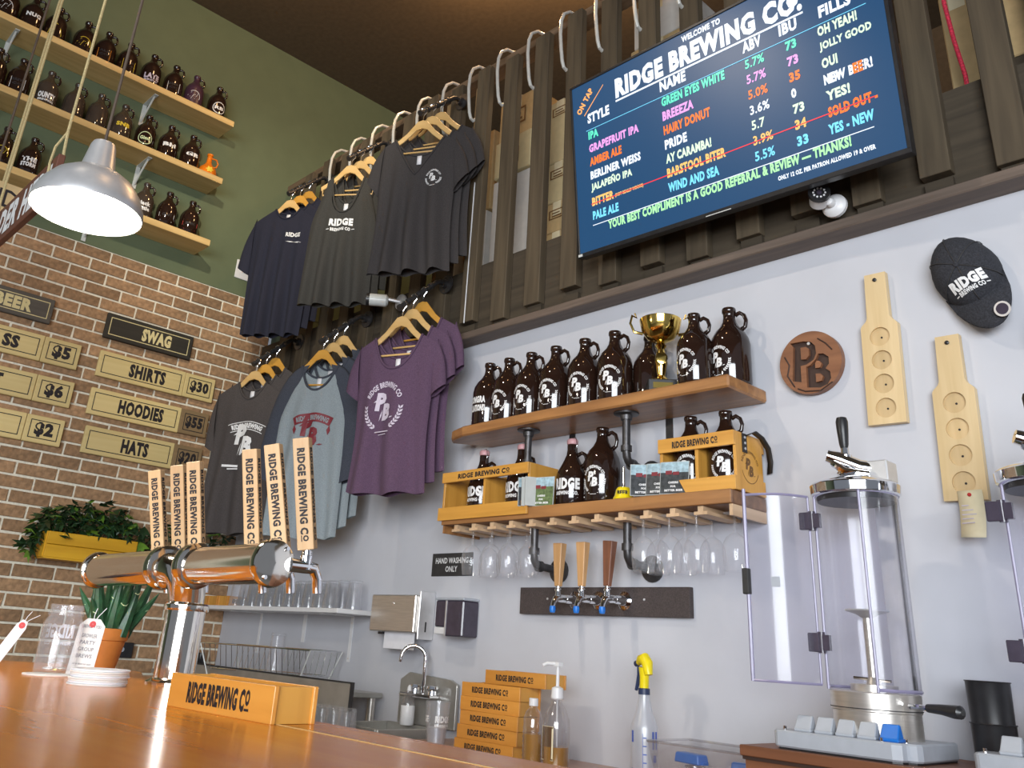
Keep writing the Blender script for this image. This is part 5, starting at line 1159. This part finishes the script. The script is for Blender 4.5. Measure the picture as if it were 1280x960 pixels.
for lab, z, txt, pr, off in (('upper', 2.460, 'SS', '$5', .10), ('middle', 2.250, 'T', '$6', .085), ('lower', 2.040, None, '$2', 0)):
    wsign('wide pale board, %s of the left column beside %s' % (lab, pr), -1.83, -1.315+(.0 if lab == 'upper' else .012), z, z+.140, 'sign_wood', 'ink', txt, .16 if txt == 'SS' else .075, .50, off)
    wsign('pale %s price board in the left column, beside the %s wide board' % ({'$5': 'five-dollar', '$6': 'six-dollar', '$2': 'two-dollar'}[pr], lab), -1.312+(.0 if lab == 'upper' else .012), -1.122+(.0 if lab == 'upper' else .012), z, z+.140, 'sign_wood', 'ink', pr, .50, .56)
t = thing('switch_plate', 'white switch plate on the green wall half hidden by the navy tee', 'switch', (.005, -.265, 3.30)); obj('plate', G().box(0, .006, -.050, .050, 0, .125), 'white_plastic', t, smooth=False, bev=.002); obj('toggle', G().box(.006, .010, -.010, .010, .045, .080), 'white_plastic', t, smooth=False)
t = thing('wall_outlet', 'black outlet box on the brick wall behind the terracotta pot', 'outlet', (.013, -.545, 1.040)); obj('plate', G().box(0, .02, -.045, .045, 0, .075), 'black_plastic', t, smooth=False, bev=.003); obj('socket', G().lathe([(.012, .020), (.012, .023)], 12, (0, -.015, .04), 'x'), 'grey_plastic', t)
t = thing('tap_valve', 'black bell-shaped valve with a pale rim at the foot of the brick wall', 'valve', (.11, -.150, .9955)); obj('rim', G().lathe([(.060, 0), (.062, .012), (.056, .016)], 24), 'white_plastic', t); obj('bell', G().lathe([(.057, .016), (.045, .030), (.020, .050), (.014, .060), (.014, .090), (.0, .091)], 24), 'black_plastic', t)

# planters with ivy
IVY = [(0, 0), (.012, -.012), (.030, -.022), (.026, -.006), (.046, 0), (.026, .006), (.030, .022), (.012, .012)]
lfm = []
for m in ('leaf_dark', 'leaf_light'):
    me = bpy.data.meshes.new('leaf'); V = [(x, y, -.18*(abs(y))-.12*max(0, x-.02)) for x, y in IVY]+[(.022, 0, .003)]
    me.from_pydata(V, [], [(i, (i+1) % 8, 8) for i in range(8)]); me.materials.append(MATS[m]); lfm.append(me)
def planter(label, y0, y1, nleaf, seed, sprig):
    rnd = random.Random(seed); t = thing('ivy_planter', label, 'planter', (.085, (y0+y1)/2, 1.480), 0, 'ivy planters on the brick wall'); L = (y1-y0)/2
    for s_ in (-1, 1):
        for k in range(2): obj('side_board', G().box(s_*.062-.006, s_*.062+.006, -L, L, .008+k*.062, .068+k*.062), 'planter_wood', t, smooth=False, bev=.002)
        obj('end_board', G().box(-.056, .056, s_*L-.006, s_*L+.006, .008, .13), 'planter_wood', t, smooth=False)
    obj('floor_board', G().box(-.068, .068, -L, L, 0, .008), 'planter_wood', t, smooth=False); obj('soil', G().box(-.055, .055, -L+.007, L-.007, .10, .118), 'soil', t, smooth=False)
    obj('wall_cleat', G().box(-.071, -.066, -.05, .05, .02, .09), 'iron_pipe', t, smooth=False)
    g = G()
    for k in range(26):
        y = rnd.uniform(-L+.03, L-.03); x = rnd.uniform(-.04, .05); P = [(x, y, .11)]
        for j in range(4): P.append((x+rnd.uniform(-.02, .035)*(j+1)*.6, y+rnd.uniform(-.035, .035)*(j+1)*.6, .11+(j+1)*rnd.uniform(.018, .034)))
        g.tube(P, .0016, 4)
    obj('stem', g, 'aloe', t)
    for k in range(nleaf):
        q = rnd.random(); y = rnd.uniform(-L-.05, L+.02); hgt = .17*sqrt(max(.05, 1-((y+.01)/(L+.07))**2)); z = .115+hgt*q**.7+rnd.uniform(-.01, .03); x = rnd.uniform(-.05, .085)
        if sprig and k % 9 == 0: y = -L-.03-rnd.uniform(0, .06); z = .03+rnd.uniform(0, .12); x = .03
        o = obj('leaf', lfm[1 if rnd.random() < .22 else 0], None, t, loc=(x, y, z), rot=(rnd.uniform(-.8, .8), rnd.uniform(-.3, 1.2), rnd.uniform(-pi, pi))); s_ = rnd.uniform(1.0, 1.75); o.scale = (s_,)*3
planter('yellow wooden planter of dark ivy on the brick wall left of the beer tower', -1.095, -.640, 230, 3, True); planter('second ivy planter on the brick wall, half hidden behind the tap handles', -.50, -.10, 60, 5, False)

# pendant lamp, ropes, hanging boards
LP = (2.600, -1.968, 2.212)
t = thing('pendant_lamp', 'brushed metal dome pendant lamp glowing above the bar', 'lamp', LP)
obj('shade', G().lathe([(.142, -.004), (.143, 0), (.139, .022), (.126, .055), (.102, .088), (.072, .110), (.050, .118), (.047, .117), (.070, .107), (.099, .085), (.123, .053), (.136, .021), (.140, -.003)], 44, cap=False), 'aluminium', t)
obj('shade_lining', G().lathe([(.1395, -.002), (.1350, .021), (.1220, .052), (.0980, .084), (.0690, .106), (.046, .116), (.001, .1165)], 40, cap=False), 'liner_white', t)
obj('neck', G().lathe([(.049, .116), (.045, .124), (.033, .198), (.029, .208), (.008, .211)], 32), 'aluminium', t); obj('cord_grip', G().lathe([(.007, .202), (.006, .222)], 10), 'black_plastic', t)
obj('cord', G().tube([(0, 0, .21), (0, 0, 2.886)], .0042, 8), 'cord_dark', t); obj('bulb', G().lathe([(.0, .004), (.030, .010), (.046, .032), (.044, .058), (.026, .088), (.016, .112)], 24), 'bulb_glow', t)
lamp('pendant_light', 'POINT', (LP[0], LP[1], LP[2]-.015), 16, (1.0, .90, .74), shadow_soft_size=.05)
t = thing('hanging_plank', 'dark red-brown plank lettered ORDER HERE hung on rope beside the lamp', 'sign', (1.985, -2.0, 2.332))
obj('board', G().box(-.385, .345, -.010, .010, 0, .150), 'plank_red', t, smooth=False, bev=.002); obj('lettering', G().geo(T('ORDER HERE', .05), (-.335, -.0108, .018), (1,0,0), (0,0,1), .645, .112), 'ink_white', t, smooth=False)
for x in (-.33, .325): r_ = obj('rope', G().tube([(x, .010, .14), (x+.006, .004, .165), (x+.004, 0, .24), (x+.004, 0, 2.766)], .0045, 7), 'rope', t); obj('rope_loop', G().tube([(x+.004, 0, .235), (x-.03, -.014, .19), (x-.034, -.016, .135), (x-.012, -.015, .06)], .004, 6), 'rope', r_)
t = thing('tan_board', 'tan lettered board hung on rope behind the ORDER HERE plank', 'sign', (1.30, -2.10, 2.655)); obj('board', G().box(-.008, .008, -.24, .235, 0, .138), 'card_tan', t, smooth=False, bev=.002)
obj('lettering', G().geo(T('END', .01), (.0088, .065, .035), (0,1,0), (0,0,1), .155, .075), 'ink', t, smooth=False); obj('rope', G().tube([(0, .155, .13), (0, .155, 2.443)], .0055, 7), 'rope', t); obj('dark_cord', G().tube([(0, .117, .13), (0, .117, 2.443)], .005, 8), 'cord_dark', t)

# ------------------------------------------------------------------ the bar
BZ = 1.09
t = thing('bar_counter', 'glossy orange-brown wooden bar counter across the front', 'counter', (3.6, -2.1, 0))
top = [(2.10, -1.78), (2.24, -1.54), (2.50, -1.525), (2.70, -1.61), (3.40, -1.60), (3.58, -1.79), (4.2, -1.785), (5.6, -1.775), (5.6, -2.50), (1.85, -2.50), (1.85, -2.05)]
obj('bar_top', G().prism([(x-3.6, y+2.1) for x, y in top[::-1]], BZ-.045, BZ, 'xy'), 'bar_wood', t, smooth=False, bev=.004)
obj('inlay_strip', G().box(.05, 2.0, .217, .221, BZ-.001, BZ+.0006), 'hanger_wood', t, smooth=False)
obj('bar_front', G().box(-1.65, 2.0, -.30, .0, 0, BZ-.045), 'stand_wood', t, smooth=False)
# beer tower
tx_, ty_ = 2.950, -1.655
t = thing('beer_tower', 'chrome T-shaped beer tower with six lettered taps on the bar', 'beer tower', (tx_, ty_, BZ))
obj('base_ring', G().lathe([(.060, 0), (.060, .004), (.050, .008), (.046, .012)], 32), 'tower_chrome', t); obj('column', G().lathe([(.042, .006), (.042, .150)], 36), 'tower_chrome', t); obj('column_collar', G().lathe([(.047, .146), (.048, .150), (.048, .158), (.044, .162)], 32), 'tower_chrome', t)
AZ = .236; ay = -.030
for s_, fx, ex in ((-1, -.085, -.475), (1, .062, .385)):
    obj('neck', G().tube([(s_*.004, 0, .150), (s_*.006, -.004, .180), (s_*.012, -.012, .208), (s_*.026, -.022, .228), (fx+s_*(-.004), ay, AZ)], [.034, .036, .036, .035, .034], 18), 'tower_chrome', t)
    obj('arm_flange', G().lathe([(.036, -.012), (.047, -.010), (.048, 0), (.044, .008), (.048, .012), (.047, .018), (.038, .022)], 32, (fx, ay, AZ), 'x'), 'tower_chrome', t)
    obj('arm_tube', G().lathe([(.0385, fx), (.0385, ex)], 36, (0, ay, AZ), 'x', cap=False), 'tower_chrome', t)
    c_ = obj('end_cap', G().lathe([(.0, ex+s_*.014), (.030, ex+s_*.013), (.042, ex+s_*.009), (.0455, ex), (.044, ex-s_*.008), (.038, ex-s_*.012)], 36, (0, ay, AZ), 'x'), 'tower_chrome', t)
    obj('cap_bolt', G().lathe([(.004, ex+s_*.008), (.004, ex+s_*.017)], 8, (0, ay+.02, AZ+.028), 'x').lathe([(.004, ex+s_*.008), (.004, ex+s_*.017)], 8, (0, ay-.02, AZ-.028), 'x'), 'chrome', c_)
hx_ = (2.685, 2.797, 2.880, 3.140, 3.250, 3.346)
hn = G().box(-.0165, .0165, -.0125, .0125, 0, .216)
def rot_text(g, o, dwn, rgt, L, h): return g.geo(NG, o, dwn, rgt, L, h)
for i, x in enumerate(hx_):
    X0 = x-tx_; yy = .036
    f = obj('faucet', G().tube([(X0, ay+.03, AZ), (X0, yy-.005, AZ), (X0, yy+.02, AZ-.002), (X0, yy+.030, AZ-.020), (X0, yy+.034, AZ-.046)], [.013, .013, .012, .010, .009], 12).tube([(X0, yy, AZ-.006), (X0, yy, AZ+.030)], [.013, .010], 12).lathe([(.012, .026), (.012, .032), (.006, .036), (.005, .052)], 12, (X0, yy, AZ-.012)), 'chrome', t)
    z0 = AZ+.032
    rt = tuple((Matrix.Rotation(radians(12.5), 3, 'X') @ Matrix.Rotation(radians((-5, -1, 0, 1, -4, 0)[i]), 3, 'Y') @ Matrix.Rotation(radians(40), 3, 'Z')).to_euler())
    h_ = obj('tap_handle', hn, 'handle_wood', t, smooth=False, bev=.001, loc=(X0, yy, z0), rot=rt)
    g = rot_text(G(), (-.0085, -.0132, .196), (0,0,-1), (1,0,0), .180, .0165); g = rot_text(g, (.0172, -.0075, .196), (0,0,-1), (0,1,0), .180, .014); obj('handle_lettering', g, 'ink', h_, smooth=False)
# lettered box on the bar
flight_box('large orange lettered flight box standing on the bar', (3.606, -1.866, BZ), radians(3), w=.280, d=.072, h=.047, group=None, divs=4, tx=.60, th=.62)
# coasters, jar with tags, potted aloe
t = thing('coaster', 'round white coaster under the glass jar on the bar', 'coaster', (2.755, -1.845, BZ)); obj('disc', G().lathe([(.052, 0), (.053, .001), (.053, .002), (.052, .003)], 32), 'paper', t); obj('print_ring', G().lathe([(.046, .0031), (.042, .0033)], 30, cap=False), 'ink_lilac', t)
for i in range(8):
    t = thing('coaster', 'white coaster in the stack on the bar, %s from the bottom' % ordw[i], 'coaster', (3.036+random.uniform(-.003, .003), -1.848+random.uniform(-.003, .003), BZ+.0036*i), random.random(), 'coasters stacked on the bar'); obj('disc', G().lathe([(.053, 0), (.054, .001), (.054, .0025), (.053, .0034)], 30), 'paper_white' if i % 3 == 1 else 'paper', t)
    obj('print_ring', G().lathe([(.046, .0035), (.042, .0035)], 30, cap=False), 'ink_lilac', t)
t = thing('glass_jar', 'printed glass mason jar with tip money on the bar', 'jar', (2.735, -1.830, BZ+.0032)); obj('jar_wall', G().lathe([(.036, 0), (.041, .004), (.042, .020), (.042, .100), (.036, .112), (.034, .116), (.037, .118), (.037, .124), (.034, .126), (.035, .138), (.034, .140), (.032, .138), (.031, .116), (.039, .100), (.039, .008), (.001, .006)], 28, cap=False), 'glass', t)
g = G(); g.V = []; lt = T('RIDGE', .05); g.wrap(lt, .0428, .070, .062, .030, radians(168)); g.wrap(T('BREWING CO', .04), .0428, .056, .06, .008, radians(168)); obj('printed_name', g, 'ink_white', t, smooth=False)
for i, (x, y, r) in enumerate(((.0, .005, .011), (-.012, -.010, .010), (.014, .010, .009))): tag(obj('coin', G().lathe([(r, 0), (r, .0016)], 16), ('gold', 'aluminium', 'steel')[i], loc=(2.735+x, -1.830+y, BZ+.0105+.0018*i), rot=(.05*i, .04, 0)), ('gold', 'silver', 'small grey')[i]+' coin lying in the glass jar', 'coin')
def swing_tag(label, loc, rot, w, h, lines, mat='paper'):
    t = thing('paper_tag', label, 'tag', loc, rot); obj('card', G().prism([(-w/2, 0), (w/2, 0), (w/2, h*.88), (w*.25, h), (-w*.25, h), (-w/2, h*.88)], -.0006, .0006, 'xz'), mat, t, smooth=False)
    obj('eyelet', G().lathe([(.007, -.0007), (.007, -.0016), (.003, -.0016)], 16, (0, 0, h*.90), 'y'), 'ink_redbright', t)
    g = G()
    for s_, z, ww, hh in lines: g.geo(T(s_, .02), (-ww/2, -.0012, z), (1,0,0), (0,0,1), ww, hh)
    if lines: obj('lettering', g, 'ink_grey', t, smooth=False)
    obj('string', G().tube([(0, -.001, h*.90), (.006, .004, h*1.05), (.018, .008, h*1.22)], .0009, 5).tube([(0, -.001, h*.90), (-.003, .004, h*1.08), (-.002, .008, h*1.2)], .0009, 5), 'paper_white', t)
swing_tag('white lettered paper tag leaning on the jar in front of the terracotta pot', (2.757, -1.783, BZ+.001), (radians(-7), radians(2), radians(52)), .056, .118, (('BREWED 4 YOU', .098, .040, .007), ('GROWLER', .078, .034, .008), ('PARTY', .064, .034, .008), ('GROUP', .050, .034, .008), ('BREWS', .036, .034, .008), ('ask us about our tours', .022, .04, .004)))
swing_tag('narrow pale paper tag leaning on the left side of the jar', (2.545, -1.905, BZ+.001), (radians(-4), radians(26), radians(62)), .024, .115, (), 'paper_white')
t = thing('potted_aloe', 'spiky aloe in an orange terracotta pot on the bar', 'potted plant', (2.390, -1.590, BZ)); obj('pot', G().lathe([(.034, 0), (.046, .068), (.050, .070), (.053, .098), (.049, .099), (.047, .086), (.001, .085)], 32), 'terracotta', t); obj('soil', G().lathe([(.047, .086), (.001, .088)], 20), 'soil', t)
rnd = random.Random(11); stp = []
for i in range(20):
    a = 2*pi*i/20+rnd.uniform(-.2, .2); lean = rnd.uniform(.08, .36) if i % 4 else rnd.uniform(.5, .75); h = rnd.uniform(.15, .205)*(1 if lean < .4 else .8); r0 = .012+.014*(i % 3)
    P = [(r0*cos(a), r0*sin(a), .082)]; R_ = [.0165]
    for j in range(1, 6): q = j/5; P.append((r0*cos(a)+h*sin(lean)*q*cos(a)*(1-.15*q), r0*sin(a)+h*sin(lean)*q*sin(a)*(1-.15*q), .082+h*cos(lean)*q)); R_.append(.0180*(1-q)**.7+.0006)
    lf_ = obj('leaf', G().tube(P, R_, 7), 'aloe', t)
    if i % 2 == 0: m_ = P[3]; obj('pale_stripe', G().tube([(m_[0]+.010*cos(b), m_[1]+.010*sin(b), m_[2]-.004*cos(2*b)) for b in (a-1.2, a-.4, a+.4, a+1.2)], .0012, 5), 'ink_palegreen', lf_)
t = thing('card_reader', 'dark card terminal lying at the left end of the bar', 'card reader', (2.10, -1.86, BZ+.0), radians(-25)); obj('body', G().prism([(-.09, 0), (.06, 0), (.06, .030), (-.02, .042), (-.09, .026)], -.045, .045, 'xz'), 'smoke_plastic', t, smooth=False, bev=.004); obj('side_strip', G().box(-.08, .055, -.0465, -.0448, .012, .018), 'grey_plastic', t, smooth=False); obj('screen', G().box(-.01, .05, -.03, .03, .0345, .0355), 'black_plastic', t, smooth=False)
